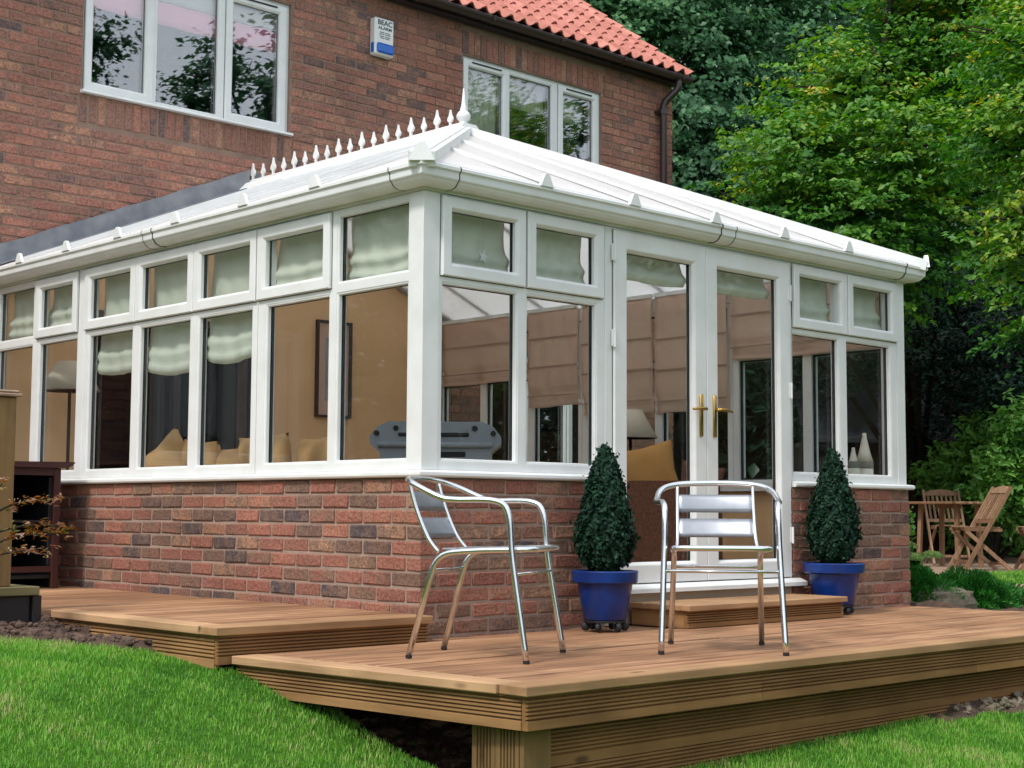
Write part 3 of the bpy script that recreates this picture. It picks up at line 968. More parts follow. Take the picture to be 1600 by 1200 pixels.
# ------------------------------------------------------------------ conservatory
cons = thing('conservatory', 'white framed conservatory with a pale hipped roof against the brick house', 'conservatory', (2.1, 2.3, 0))
def pane_set(T, part, u0, u1, z0, z1, d=0.030, mat=GLASS, spacer=0.016):
    """glass unit filling an opening, with its black gasket"""
    m = MB(T); m.box(u0 + .002, u1 - .002, d, d + 0.020, z0 + .002, z1 - .002); m.build('pane', mat, part)
    m = MB(T)
    m.ring(u0, u1, z0, z1, [(-.0105, d + .005), (.0012, d + .005), (.0012, d + .0185), (-.0105, d + .0185)])
    m.build('gasket', GASKET, part)
BEAD = [(0, 0.002), (0.010, 0.004), (0.013, 0.009), (0.013, 0.026), (0, 0.026)]
CASE = [(0, .046), (0, -.016), (.005, -.021), (.052, -.021), (.056, -.019), (.068, -.006), (.068, .012), (.0555, .012), (.0555, .046)]
def casement(T, part, u0, u1, z0, z1, mat=GLASS, prof=CASE, name='casement', rim=.068):
    m = MB(T); m.ring(u0, u1, z0, z1, prof); m.build(name, UPVC, part)
    m = MB(T); m.ring(u0, u1, z0, z1, [(-.0042, -.0015), (-.0003, -.0015), (-.0003, -.0003), (-.0042, -.0003)]); m.build('casement_shadow_line', GAPLINE, part)  # thin dark ring paints the shadow line round the casement
    pane_set(T, part, u0 + rim, u1 - rim, z0 + rim, z1 - rim, 0.014, mat)

def win_unit(T, u0, u1, cols, blind=True, z0=0.80, z1=2.15, parent=cons, zt=(1.718, 1.760)):
    """cols: (glass u0, glass u1, top kind, casement span) ; frame members butt between the openings"""
    w = None
    m = MB(T)
    m.box(u0, u1, 0, .065, z0, 0.843)
    m.box(u0, u1, 0, .065, 2.123, z1)
    e = [u0] + [x for c in cols for x in (c[0] - .013, c[1] + .013)] + [u1]
    for a, b in zip(e[0::2], e[1::2]): m.box(a, b, 0, .065, 0.843, 2.123)
    for c in cols:
        a, b = c[0] - .013, c[1] + .013
        if c[2] == 'fixed': m.box(a, b, 0, .065, 1.718, 1.762)
        else: m.box(a, b, 0, .065, 1.718, 1.800)
        m.ring(a, b, 0.843, 1.718, BEAD)
        if c[2] == 'fixed': m.ring(a, b, 1.762, 2.123, BEAD)
    w = m.build('window', UPVC, parent)
    for c in cols:
        pane_set(T, w, c[0], c[1], 0.857, 1.705)
        if c[2] == 'fixed': pane_set(T, w, c[0], c[1], 1.776, 2.110)
        else: casement(T, w, c[3], c[4], 1.745, 2.139)
    return w
# front wall (two units either side of the doors)
w1 = win_unit(TR, 0.101, 1.275, [(0.127, 0.620, 'case', 0.107, 0.671), (0.701, 1.206, 'case', 0.687, 1.257)])
w2 = win_unit(TR, 2.966, 4.135, [(2.979, 3.462, 'case', 2.973, 3.546), (3.562, 4.056, 'case', 3.558, 4.132)])
# long side wall, three units; the last one beside the house
w3 = win_unit(TL, 0.101, 1.398, [(0.122, 0.676, 'fixed'), (0.758, 1.313, 'case', 0.733, 1.395)])
w4 = win_unit(TL, 1.402, 3.352, [(1.463, 1.999, 'case', 1.408, 2.046), (2.102, 2.663, 'case', 2.052, 2.706), (2.763, 3.295, 'case', 2.712, 3.346)])
w5 = win_unit(TL, 3.444, 4.69, [(3.466, 3.985, 'case', 3.452, 4.030), (4.098, 4.620, 'fixed')])
# far side wall
SW = []
SW.append(win_unit(TS, 0.101, 1.396, [(0.150, 0.690, 'fixed'), (0.790, 1.330, 'fixed')]))
SW.append(win_unit(TS, 1.400, 2.930, [(1.460, 2.070, 'fixed'), (2.170, 2.860, 'fixed')]))
SW.append(win_unit(TS, 2.934, 4.69, [(2.990, 3.480, 'fixed'), (3.580, 4.070, 'fixed'), (4.170, 4.640, 'fixed')]))
# posts
m = MB(); m.extr([(-.003, -.003), (.098, -.003), (.098, .066), (.066, .098), (-.003, .098)], 2, 0.80, 2.15); m.build('corner_post', UPVC, cons)
m = MB(); m.extr([(4.138, -.003), (4.233, -.003), (4.233, .098), (4.20, .098), (4.138, .066)], 2, 0.80, 2.15); m.build('corner_post', UPVC, cons)
m = MB(); m.cham(-.004, .07, 3.355, 3.441, 0.80, 2.15, .004); m.build('mullion', UPVC, cons)
m = MB(); m.cham(0.0, .07, 3.69, 4.69, 0.125, 0.797, .004); m.build('lower_panel', UPVC, cons)
# sills: moulded boards with a rounded nose
NOSE = [(-.06, .762), (.032, .762), (.040, .766), (.044, .773), (.043, .786), (.037, .793), (.0, .799), (-.06, .799)]
m = MB(); m.sweep([(0, 3.66), (0, 0), (1.268, 0)], [(q, z) for q, z in NOSE]); m.build('sill', UPVC, cons)
m = MB(); m.sweep([(2.942, 0), (4.23, 0), (4.23, 4.6)], [(q, z) for q, z in NOSE]); m.build('sill', UPVC, cons)
# french doors
fm = MB()
fm.cham(1.279, 1.337, -.002, .07, .20, 2.15, .003); fm.cham(2.927, 2.963, -.002, .07, .20, 2.15, .003)
fm.box(1.339, 2.925, .0, .07, 2.138, 2.15)
fm.build('door_frame', UPVC, cons)
m = MB(); m.extr([(-.075, .168), (.07, .168), (.07, .215), (-.02, .212), (-.068, .196), (-.075, .19)], 0, 1.24, 3.0); m.build('threshold', UPVC, cons)
DOOR = [(0, .05), (0, -.014), (.004, -.018), (.092, -.018), (.098, -.016), (.112, -.002), (.112, .016), (.0995, .016), (.0995, .05)]
for side, (a, b) in enumerate(((1.340, 2.119), (2.123, 2.924))):
    m = MB(TR); m.ring(a, b, .219, 2.135, DOOR); d = m.build('door', UPVC, cons)
    m = MB(TR); m.box(a - .0025, a - .0003, -.004, .03, .22, 2.134); m.box(b + .0003, b + .0018, -.004, .03, .22, 2.134); m.box(a, b, -.004, .03, 2.1355, 2.1376); m.build('door_shadow_line', GAPLINE, d)  # dark strips paint the shaded gaps round the door leaf
    pane_set(TR, d, a + .112, b - .112, .331, 2.023, 0.018)
    hx = b - .056 if side == 0 else a + .063
    m = MB(TR)
    m.cham(hx - .014, hx + .014, -.030, -.0185, 1.035, 1.277, .004)
    m.tube([(hx, -.028, 1.192), (hx, -.066, 1.192)], .010, 10)
    sgn = -1 if side == 0 else 1
    m.tube(fillet([(hx, -.060, 1.192), (hx + sgn * .03, -.066, 1.193), (hx + sgn * .115, -.062, 1.186)], .02), [.0095] * 7 + [.0075], 10)
    m.lathe([(.006, 0), (.006, .003)], (hx, -.034, 1.09), 10)
    m.build('handle', BRASS, d, True)
    hu = a - .004 if side == 0 else b + .004
    for z in ((0.42, 1.49, 1.96) if side == 0 else (0.42, 1.30, 1.90)):
        m = MB(TR); m.tube([(hu, -.024, z), (hu, -.024, z + .10)], .0085 if side == 0 else .006, 10)
        m.cham(hu - .018, hu + .018, -.021, -.012, z + .004, z + .096, .002); m.build('hinge', UPVC, d)
# eaves beam and gutter, round three sides
m = MB(); m.sweep([(0, 4.68), (0, 0), (4.23, 0), (4.23, 4.68)], [(.012, 2.152), (.012, 2.262), (-.07, 2.262), (-.07, 2.152)]); m.build('eaves_beam', UPVC, cons)
GUT = [(.013, 2.166), (.055, 2.164), (.078, 2.172), (.090, 2.184), (.096, 2.194), (.104, 2.200), (.1065, 2.205), (.108, 2.232), (.112, 2.240), (.119, 2.243), (.119, 2.257), (.113, 2.262), (.106, 2.258), (.104, 2.24), (.098, 2.206), (.085, 2.19), (.055, 2.172), (.02, 2.174), (.02, 2.25), (.013, 2.25)]
GPATH = [(0, 4.67), (0, 0), (4.23, 0), (4.23, 4.67)]
m = MB(); m.sweep(GPATH, [(q, z) for q, z in GUT]); gut = m.build('gutter', UPVC, cons)
JO = [(.013, 2.1635), (.055, 2.1615), (.0795, 2.170), (.092, 2.182), (.0985, 2.192), (.1065, 2.199), (.109, 2.204), (.1105, 2.232), (.1145, 2.239), (.1215, 2.2415), (.1215, 2.2585), (.113, 2.2645), (.106, 2.2585), (.104, 2.24), (.098, 2.206), (.085, 2.19), (.055, 2.172), (.02, 2.174), (.02, 2.25), (.013, 2.25)]
SEAM = [(q * 1.0 + .0009, z - .0008 if z < 2.24 else z + .0006) for q, z in JO]
def joint(p0, p1):
    m = MB(); m.sweep([p0, p1], [(q, z) for q, z in JO]); m.build('gutter_bracket', UPVC, gut)
    a, b = Vector(p0), Vector(p1); d = (b - a).normalized()
    for e in (a, b):
        m = MB(); m.sweep([tuple(e - d * .003), tuple(e + d * .003)], [(q, z) for q, z in SEAM]); m.build('gutter_seal', GASKET, gut)
joint((0, 2.47), (0, 2.36)); joint((2.15, 0), (2.28, 0))
m = MB(); m.sweep([(0, .13), (0, 0), (.13, 0)], [(q, z) for q, z in JO]); m.build('gutter_bracket', UPVC, gut)
m = MB(); m.sweep([(4.10, 0), (4.23, 0), (4.23, .13)], [(q, z) for q, z in JO]); m.build('gutter_bracket', UPVC, gut)
for p0, p1 in (((0, .1333), (0, .127)), ((.127, 0), (.1333, 0)), ((4.0967, 0), (4.103, 0))):
    m = MB(); m.sweep([p0, p1], [(q, z) for q, z in SEAM]); m.build('gutter_seal', GASKET, gut)
# roof: one panel between every two bars
XM, SL, ZE = 2.115, 0.42, 2.272
def rz(o): return ZE + SL * (o + .1)
m = MB(); m.box(XM - .075, XM + .075, 2.09, 4.68, rz(XM) - .05, rz(XM) - .004)
roof = m.build('roof', UPVC, cons)
LY = [0.735, 1.392, 2.093, 2.758, 3.422, 4.084]
FX = [0.716, 1.392, 2.089, 2.743, 3.419]
def panel(poly, t=.025):
    m = MB(); n = len(poly)
    vs = [p for p in poly] + [(p[0], p[1], p[2] - t) for p in poly]
    m.add(vs, [tuple(range(n)), tuple(range(2 * n - 1, n - 1, -1))] + [(i, (i + 1) % n, n + (i + 1) % n, n + i) for i in range(n)])
    m.build('roof_panel', POLY, roof)
yb = [-.1] + LY + [4.68]
for a, b in zip(yb, yb[1:]):
    for mir in (0, 1):
        P = [(-.1, a), (-.1, b), (min(b, XM - .01), b)]
        if a < XM < b: P.append((XM - .01, XM))
        P.append((min(a, XM - .01), a))
        if a < -.05: P = [P[0]] + P[1:-1]
        Q = [(x, y_, rz(x)) for x, y_ in P]
        if mir: Q = [(4.23 - x, y_, z) for x, y_, z in Q][::-1]
        panel(Q)
xb = [-.1] + FX + [4.33]
for a, b in zip(xb, xb[1:]):
    h = lambda x: min(x, 4.23 - x)
    P = [(a, -.1), (b, -.1)]
    if b < 4.3: P.append((b, h(b)))
    if a < XM < b: P.append((XM, XM))
    if a > -.05: P.append((a, h(a)))
    panel([(x, y_, rz(y_)) for x, y_ in P])
CAP = [(-.052, 0), (.052, 0), (.020, .066), (.008, .074), (-.008, .074), (-.020, .066)]
def bar3(p, q, cap_dir, w=.05):
    """glazing bar up the slope with its upright end cap at the eaves"""
    p, q = Vector(p), Vector(q)
    n = Vector((0, 0, 1))
    hip = w > .08
    m = MB(); m.bar(p + n * (-.004 if hip else .014), q + n * (-.004 if hip else .005), w, .07 if hip else .015)
    if hip: m.bar(p + n * .036, q + n * .036, w * .45, .012)
    else: m.bar(p + n * .0155, q + n * .0155, w * .4, .006)
    b = m.build('glazing_bar', UPVC, roof)
    d = Vector(cap_dir).normalized(); s = Vector((-d.y, d.x, 0))
    m = MB(); k = len(CAP); sc = 1.2 if w > .08 else .88
    vs = [tuple(p - d * .022 * i + s * a * sc + Vector((0, 0, z * sc - .014))) for i in (0, 1) for a, z in CAP]
    m.add(vs, [tuple(range(k)), tuple(range(2 * k - 1, k - 1, -1))] + [(i, (i + 1) % k, k + (i + 1) % k, k + i) for i in range(k)])
    m.build('bar_cap', UPVC, roof)
for y_ in LY:
    e = min(y_, XM - .06)
    bar3((-.105, y_, rz(-.1)), (e, y_, rz(e)), (1, 0, 0)); bar3((4.335, y_, rz(-.1)), (4.23 - e, y_, rz(e)), (-1, 0, 0))
for x in FX:
    e = min(x, 4.23 - x, XM - .06)
    bar3((x, -.105, rz(-.1)), (x, e, rz(e)), (0, 1, 0))
bar3((-.105, -.105, rz(-.1)), (XM, XM, rz(XM)), (1, 1, 0), .13)
bar3((4.335, -.105, rz(-.1)), (XM, XM, rz(XM)), (-1, 1, 0), .13)
m = MB()
m.extr([(XM - .13, rz(XM - .13) + .012), (XM - .055, rz(XM) + .034), (XM + .055, rz(XM) + .034), (XM + .13, rz(XM - .13) + .012), (XM + .13, rz(XM - .13) - .002), (XM, rz(XM) - .003), (XM - .13, rz(XM - .13) - .002)], 1, 2.085, 4.675)
ridge = m.build('ridge', UPVC, cons)
m = MB(); m.cham(XM - .022, XM + .022, 2.10, 4.67, rz(XM) + .0345, rz(XM) + .062, .003); m.build('cresting_rail', UPVC, ridge)
m = MB(); m.extr([(XM - .14, rz(XM - .14) + .012), (XM - .055, rz(XM) + .040), (XM + .055, rz(XM) + .040), (XM + .14, rz(XM - .14) + .012)], 1, 2.03, 2.084); m.build('ridge_end', UPVC, ridge)
zr = rz(XM) + .062
for i in range(18):
    y_ = 4.655 - i * 2.42 / 17
    k = 1.12 if i % 2 == 0 else 0.92
    o = [(-.006, 0), (-.006, .030), (-.014, .034), (-.021, .046), (-.021, .056), (-.014, .074), (-.009, .082), (-.006, .096), (0, .126), (.006, .096), (.009, .082), (.014, .074), (.021, .056), (.021, .046), (.014, .034), (.006, .030), (.006, 0)]
    m = MB(); m.extr([(y_ + a * k * 1.3, zr + b * k) for a, b in o], 0, XM - .008, XM + .008)
    m.build('cresting_spike', UPVC, ridge)
m = MB(); m.lathe([(.040, 0), (.040, .012), (.028, .02), (.030, .035), (.046, .055), (.050, .075), (.040, .095), (.022, .112), (.026, .122), (.018, .135), (.012, .18), (.003, .268)], (XM, 2.10, rz(XM) + .034), 16)
m.build('finial', UPVC, cons, True)
# lead flashing up the house wall, stepped over both slopes
for mir in (0, 1):
    pts = []
    n = 12
    for i in range(n + 1):
        x = -.16 + (XM - .02 + .16) * i / n
        pts.append((x, rz(x) + .006))
    up = [(x, z + .148 + .005 * math.sin(i * 2.3) + .003 * (i % 2)) for i, (x, z) in enumerate(pts)]
    poly = pts + up[::-1]
    if mir: poly = [(4.23 - x, z) for x, z in poly]
    m = MB(); m.extr(poly, 1, 4.672, 4.690)
    apron = [(x, z + .004) for x, z in pts] + [(x, z + .012) for x, z in pts[::-1]]
    if mir: apron = [(4.23 - x, z) for x, z in apron]
    m.extr(apron, 1, 4.55, 4.672)
    m.build('lead_flashing', LEAD, cons)
# inside: floor, plaster on the house wall, wall below the sills
m = MB(); m.box(0.08, 4.115, 0.08, 4.655, 0.0, 0.05); m.build('floor', INFLOOR, cons)
m = MB(); m.box(1.277, 2.94, 0.0, 0.078, 0.0, 0.166); m.build('floor', INFLOOR, cons)
back = MB()
def poly_wall(x0, x1, z0):
    n = 8; top = []
    for i in range(n + 1):
        x = x0 + (x1 - x0) * i / n
        top.append((x, rz(min(x, 4.23 - x)) - .03))
    back.extr([(x0, z0), (x1, z0)] + top[::-1], 1, 4.657, 4.688)
poly_wall(.08, .72, .05); poly_wall(.723, 2.197, 2.08); poly_wall(2.20, 4.15, .05)
back.build('interior_wall', TANWALL, cons)
m = MB(TH); m.ring(.722, 2.198, .05, 2.078, [(0, -.06), (.055, -.06), (.055, .02), (0, .02)]); m.box(1.43, 1.49, -.05, .01, .11, 2.02)
m.build('interior_door_frame', DARKSOFFIT, cons)
for q in ((.076, .088, .08, 4.65), (.09, 1.27, .076, .088), (2.95, 4.1, .076, .088), (4.106, 4.118, .09, 4.65)):
    m = MB(); m.box(*q, .05, .755); m.build('interior_wall', TANWALL, cons)
for q in ((.067, .20, .102, 4.65), (.202, 1.27, .068, .20), (2.97, 4.02, .068, .20), (4.022, 4.16, .102, 4.65)):
    m = MB(); m.box(*q, .760, .796); m.build('window_board', UPVC, cons)

# roman blinds: cloth falling in stacked folds
def blind(T, u0, u1, zt, zb, mat, label, d=0.105, swag=0.02, folds=2):
    nv = 26; seed = random.uniform(0, 50)
    def fn(a, b):
        u = u0 + (u1 - u0) * a
        z = zt + (zb - zt) * b
        fz = 1 - b
        s = swag * math.sin(PI * a)
        off = 0
        H = zt - zb
        for k in range(folds):
            c = 0.07 / H * 0.5 + k * 0.075 / H
            off += 0.030 * math.exp(-((fz - c) / (0.030 / H)) ** 2)
        off += .008 * math.sin(a * 9 + seed) * b + .006 * math.sin(a * 23 + b * 7 + seed)
        off += .012 * abs(math.sin((a * 1.3 + b * 1.1 + seed))) * b
        return (u, d - off, z - s * b + .006 * math.sin(a * 6 + seed) * b)
    m = MB(T); m.sheet(fn, 18, nv, (0, .004, 0)) ; o = m.build('roman_blind', mat, None, True)
    m2 = MB(T); m2.box(u0, u1, d - .012, d + .018, zt - .004, zt + .026); hr = m2.build('headrail', UPVC, o)
    cu = u0 + (u1 - u0) * 0.06
    m3 = MB(T); m3.tube([(cu, d - .03, zt), (cu + .002, d - .032, zt - .16), (cu, d - .03, zt - .30)], .0025, 5); m3.tube([(cu, d - .03, zt - .30), (cu, d - .03, zt - .34)], .006, 6)
    m3.build('cord', VASE, o)
    if mat is LINING:
        k_ = zb + .085
        while k_ < zt - .15:
            m4 = MB(T); m4.box(u0 + .003, u1 - .003, d + .006, d + .013, k_, k_ + .012); m4.build('batten', SOFT, o)
            k_ += .24
    return tag(o, label, 'blind', 'roman blinds hanging inside the conservatory')
blind(TL, .17, .70, 2.13, 1.775, CREAM, 'cream roman blind in the side wall top light nearest the corner post')
blind(TL, .77, 1.36, 2.13, 1.785, CREAM, 'cream roman blind in the second side wall top light from the corner')
blind(TL, 1.48, 2.03, 2.13, 1.465, CREAM, 'cream roman blind in the right pane of the three pane side window', swag=.03)
blind(TL, 2.11, 2.70, 2.13, 1.450, CREAM, 'cream roman blind in the middle pane of the three pane side window', swag=.05)
blind(TL, 2.76, 3.31, 2.13, 1.475, CREAM, 'cream roman blind in the left pane of the three pane side window', swag=.03)
blind(TL, 3.50, 4.02, 2.13, 1.80, CREAM, 'cream roman blind in the opening light above the brown cabinet')
blind(TL, 4.10, 4.60, 2.13, 1.79, CREAM, 'cream roman blind in the side wall light nearest the house')
blind(TR, .17, .63, 2.13, 1.775, CREAM, 'cream roman blind in the front top light beside the corner post')
blind(TR, .72, 1.20, 2.13, 1.785, CREAM, 'cream roman blind in the front top light left of the doors')
blind(TR, 1.40, 2.03, 2.11, 1.905, CREAM, 'pale green roman blind across the top of the left door', folds=1)
blind(TR, 2.18, 2.83, 2.11, 1.915, CREAM, 'pale green roman blind across the top of the right door', folds=1)
blind(TR, 3.01, 3.50, 2.13, 1.79, CREAM, 'cream roman blind in the front top light right of the doors')
blind(TR, 3.58, 4.07, 2.13, 1.80, CREAM, 'cream roman blind in the front top light at the far right')
blind(TS, .12, 1.38, 2.265, 1.72, LINING, 'pinkish roman blind on the far wall seen through the right windows', swag=.0)
blind(TS, 1.42, 2.12, 2.265, 1.36, LINING, 'pinkish roman blind on the far wall seen through the right door', swag=.0)
blind(TS, 2.15, 2.90, 2.265, 1.38, LINING, 'pinkish roman blind on the far wall seen through the left door', swag=.0)
blind(TS, 2.95, 3.52, 2.265, 1.47, LINING, 'pinkish roman blind on the far wall seen through the window left of the doors', swag=.0)
blind(TS, 3.55, 4.62, 2.265, 1.71, LINING, 'pinkish roman blind on the far wall nearest the house', swag=.0)

# ------------------------------------------------------------------ brick house
house = thing('brick_house', 'red brick house with a clay pantile roof behind the conservatory', 'house', (2.2, YH, 0))
HX0, HX1 = -3.0, 7.375
WINS = [(0.62, 2.491, 3.705, 4.822), (4.416, 6.284, 3.705, 4.820), (4.75, 6.45, 0.93, 2.08), (-2.6, -1.2, 0.93, 2.08)]
DOORHOLE = (0.72, 2.20, 0.05, 2.08)
SOLD = [(0.60, 2.52, 3.475, 3.700), (4.40, 6.31, 4.826, 5.050), (0.60, 2.52, 4.826, 5.05)]
holes = WINS + SOLD + [DOORHOLE]
allb = courses(HX0, HX1, -0.15 + .0, 5.15, holes)
sold = []
for a, b, c, d in SOLD:
    n = round((b - a) / 0.075); w = (b - a) / n
    sold += [(a + i * w + .005, a + (i + 1) * w - .005, c + .006, d - .006) for i in range(n)]
vis, rest = [], []
for q in allb + sold:
    u, z = (q[0] + q[1]) / 2, (q[2] + q[3]) / 2
    if -0.2 < u < 4.43:
        if q[3] < rz(min(u, 4.23 - u)) - .03 and 0.1 < u < 4.1: continue
        if q[3] < rz(min(u, 4.23 - u)) + .06: rest.append(q); continue
    sx, sy, dd = screen((u, YH, z))
    if -15 < sx < 1615 and -15 < sy and z > 2.0: vis.append((dd, q))
    else: rest.append(q)
vis.sort(key=lambda t: t[0])
single = [q for _, q in vis[:298]]; rest += [q for _, q in vis[298:]]
sset = set(sold)
lay_single(TH, 'H', [q for q in single if q not in sset], HBRICK, house, 0)
pr = brick_protos(TH, 'H', HBRICK)
for q in single:
    if q in sset:
        o = bpy.data.objects.new('brick', random.choice(pr)); COL.objects.link(o); o.parent = house
        o.matrix_parent_inverse = Matrix.Translation(house.location).inverted()
        o.location = TH((q[0] + q[1]) / 2, random.uniform(-.002, .001), (q[2] + q[3]) / 2)
        o.rotation_euler = (0, PI / 2, 0); o.scale = ((q[3] - q[2]) / .215, 1, (q[1] - q[0]) / .065)
lay_joined('brickwork', TH, rest, HBRICK, house)
TE = lambda u, d, z: (HX1 - d, YH + u, z)
lay_joined('brickwork', TE, [(a, b, c, d) for a, b, c, d in courses(0.1075, 8.9, -0.15, 5.2)], HBRICK, house)
backing('wall', TH, HX0 + .003, HX1 - .006, -0.4, 5.10, WINS + [DOORHOLE], 0.0055, 0.25, HMORTAR, house)
m = MB(); m.extr([(YH + .252, -.4), (YH + 9.0, -.4), (YH + 9.0, 5.1), (YH + 4.5, 8.4), (YH + .252, 5.1)], 0, HX1 - .256, HX1 - .0065); m.build('wall', HMORTAR, house)
m = MB(); m.extr([(YH + .252, -.4), (YH + 9.0, -.4), (YH + 9.0, 5.1), (YH + 4.5, 8.4), (YH + .252, 5.1)], 0, HX0, HX0 + .25); m.build('wall', HMORTAR, house)
m = MB(); m.box(HX0 + .252, HX1 - .258, YH + 8.7, YH + 8.99, -.4, 5.1); m.build('wall', HMORTAR, house)

def house_window(u0, u1, z0, z1, panes, sill=True):
    """panes: (glass u0, u1, z0, z1, kind, casement u0, u1)"""
    D = 0.035
    Td = lambda u, d, z: TH(u, d + D, z)
    m = MB(Td)
    zb = min(p[2] for p in panes)
    m.box(u0, u1, 0, .07, z1 - .045, z1); m.box(u0, u1, 0, .07, z0 + .028, zb - .013)
    e = [u0]
    for p in panes: e += [p[0] - .013, p[1] + .013]
    e.append(u1)
    for a, b in zip(e[0::2], e[1::2]): m.box(a, b, 0, .07, zb - .013, z1 - .045)
    for p in panes:
        if p[4] == 'fixed':
            m.ring(p[0] - .013, p[1] + .013, zb - .013, z1 - .045, BEAD)
    w = m.build('window', UPVC, house)
    for p in panes:
        if p[4] == 'fixed': pane_set(Td, w, p[0], p[1], zb, z1 - .058, .03, GLASSUP)
        else: casement(Td, w, p[5], p[6], zb - .030, z1 - .028, GLASSUP)
    m = MB(TH); m.extr([(-.045, z0 - .004), (.03, z0 - .004), (.03, z0 + .026), (-.038, z0 + .016), (-.045, z0 + .008)], 0, u0 - .012, u1 + .012)
    m.v = [(p[0], p[1], p[2]) for p in m.v]
    w2 = MB(); w2.extr([(YH - .045, z0 - .004), (YH + .033, z0 - .004), (YH + .033, z0 + .026), (YH - .038, z0 + .016), (YH - .045, z0 + .008)], 0, u0 - .012, u1 + .012)
    w2.build('sill', UPVC, w)
    v = MB(Td)
    for p in panes:
        if p[4] != 'fixed':
            v.box(p[5] + .10, p[6] - .10, -.030, -.0215, z1 - .058, z1 - .047)
    if v.v: v.build('trickle_vent', GASKET, w)
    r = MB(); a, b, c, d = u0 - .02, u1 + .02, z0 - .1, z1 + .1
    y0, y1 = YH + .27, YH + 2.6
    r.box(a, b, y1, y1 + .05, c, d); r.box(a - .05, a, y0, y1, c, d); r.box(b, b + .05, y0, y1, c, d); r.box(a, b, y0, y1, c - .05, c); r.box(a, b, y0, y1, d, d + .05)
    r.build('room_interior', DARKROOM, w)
    return w
house_window(0.62, 2.491, 3.705, 4.822, [(0.706, 1.151, 3.80, 4.72, 'case', 0.642, 1.219), (1.262, 1.808, 3.765, 4.76, 'fixed'), (1.943, 2.390, 3.82, 4.72, 'case', 1.875, 2.458)])
house_window(4.416, 6.284, 3.705, 4.820, [(4.500, 4.955, 3.80, 4.72, 'case', 4.436, 5.010), (5.045, 5.607, 3.76, 4.76, 'fixed'), (5.751, 6.181, 3.80, 4.74, 'case', 5.690, 6.250)])
house_window(4.75, 6.45, 0.93, 2.08, [(4.84, 5.30, 1.02, 1.98, 'case', 4.77, 5.36), (5.41, 5.80, .98, 2.0, 'fixed'), (5.90, 6.35, 1.02, 1.98, 'case', 5.83, 6.42)])
house_window(-2.6, -1.2, 0.93, 2.08, [(-2.5, -1.95, 1.02, 1.98, 'case', -2.57, -1.9), (-1.84, -1.29, 1.02, 1.98, 'case', -1.9, -1.23)])
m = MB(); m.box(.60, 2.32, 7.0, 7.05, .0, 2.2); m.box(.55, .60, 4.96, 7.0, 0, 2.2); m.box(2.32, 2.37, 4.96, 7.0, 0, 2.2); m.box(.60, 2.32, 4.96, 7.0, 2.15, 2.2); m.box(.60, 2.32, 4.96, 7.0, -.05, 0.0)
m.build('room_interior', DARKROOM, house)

# eaves, gutter, roof
PIT = math.radians(36.2)
EY, EZ = 4.525, 5.195
m = MB(); m.box(HX0 - .2, 7.41, 4.602, YH - .002, 5.105, 5.135); m.build('soffit', DARKSOFFIT, house)
m = MB(); m.box(HX0 - .2, 7.41, 4.578, 4.600, 5.100, 5.228); m.build('fascia', DARKSOFFIT, house)
hg = MB()
prof = [(4.576 - .105 * (0.5 - 0.5 * math.cos(PI * k / 8)), 5.165 - .055 * math.sin(PI * k / 8)) for k in range(9)]
hg.extr(prof + [(a + (.004 if a < 4.524 else -.004), b + .006) for a, b in prof[::-1]], 0, HX0 - .2, 7.455)
hgut = hg.build('gutter', PIPE, house)
for i in range(12):
    x = -2.6 + i * .9
    m = MB(); m.extr([(4.577, 5.19), (4.577, 5.12), (4.524, 5.100), (4.464, 5.13), (4.459, 5.172), (4.466, 5.172), (4.482, 5.128), (4.524, 5.107), (4.564, 5.13), (4.564, 5.19)], 0, x - .012, x + .012); m.build('gutter_bracket', PIPE, hgut)
m = MB(); m.tube(fillet([(7.27, 4.524, 5.13), (7.27, 4.524, 5.03), (7.15, 4.628, 4.87), (7.15, 4.628, 0.02)], .06, 6), .038, 12); dp = m.build('downpipe', PIPE, house, True)
for z in (4.75, 3.6, 2.2, .8):
    m = MB(); m.tube([(7.15, 4.628, z), (7.15, 4.628, z + .05)], .046, 12); m.box(7.085, 7.215, 4.655, 4.695, z + .01, z + .04); m.build('pipe_clip', PIPE, dp)
cs, sn = math.cos(PIT), math.sin(PIT)
RP = lambda u, s_, h: (u, EY + s_ * cs - h * sn, EZ + s_ * sn + h * cs)
m = MB(RP); m.box(HX0 - .2, 7.39, .06, 5.66, -.06, -.012); rf = m.build('roof', DARKSOFFIT, house)
m = MB(); m.extr([(EY + .05, EZ - .03), (YH + 4.5, EZ + (YH + 4.5 - EY) * math.tan(PIT) + .06), (YH + 9.3, EZ - .03), (YH + 9.3, EZ - .1), (YH + 4.5, EZ + (YH + 4.5 - EY) * math.tan(PIT) - .02), (EY + .05, EZ - .1)], 0, 7.392, 7.42); m.build('bargeboard', DARKSOFFIT, rf)
m = MB(); ridge_y, ridge_z = YH + 4.5, EZ + (YH + 4.5 - EY) * math.tan(PIT)
m.add([(HX0 - .2, ridge_y, ridge_z), (7.43, ridge_y, ridge_z), (7.43, YH + 9.4, 5.05), (HX0 - .2, YH + 9.4, 5.05), (HX0 - .2, ridge_y, ridge_z - .05), (7.43, ridge_y, ridge_z - .05), (7.43, YH + 9.4, 5.0), (HX0 - .2, YH + 9.4, 5.0)],
      [(0, 1, 2, 3), (7, 6, 5, 4), (0, 4, 5, 1), (1, 5, 6, 2), (2, 6, 7, 3), (3, 7, 4, 0)]); m.build('rear_slope', TILE, rf)
CW, GA = 0.165, 0.305
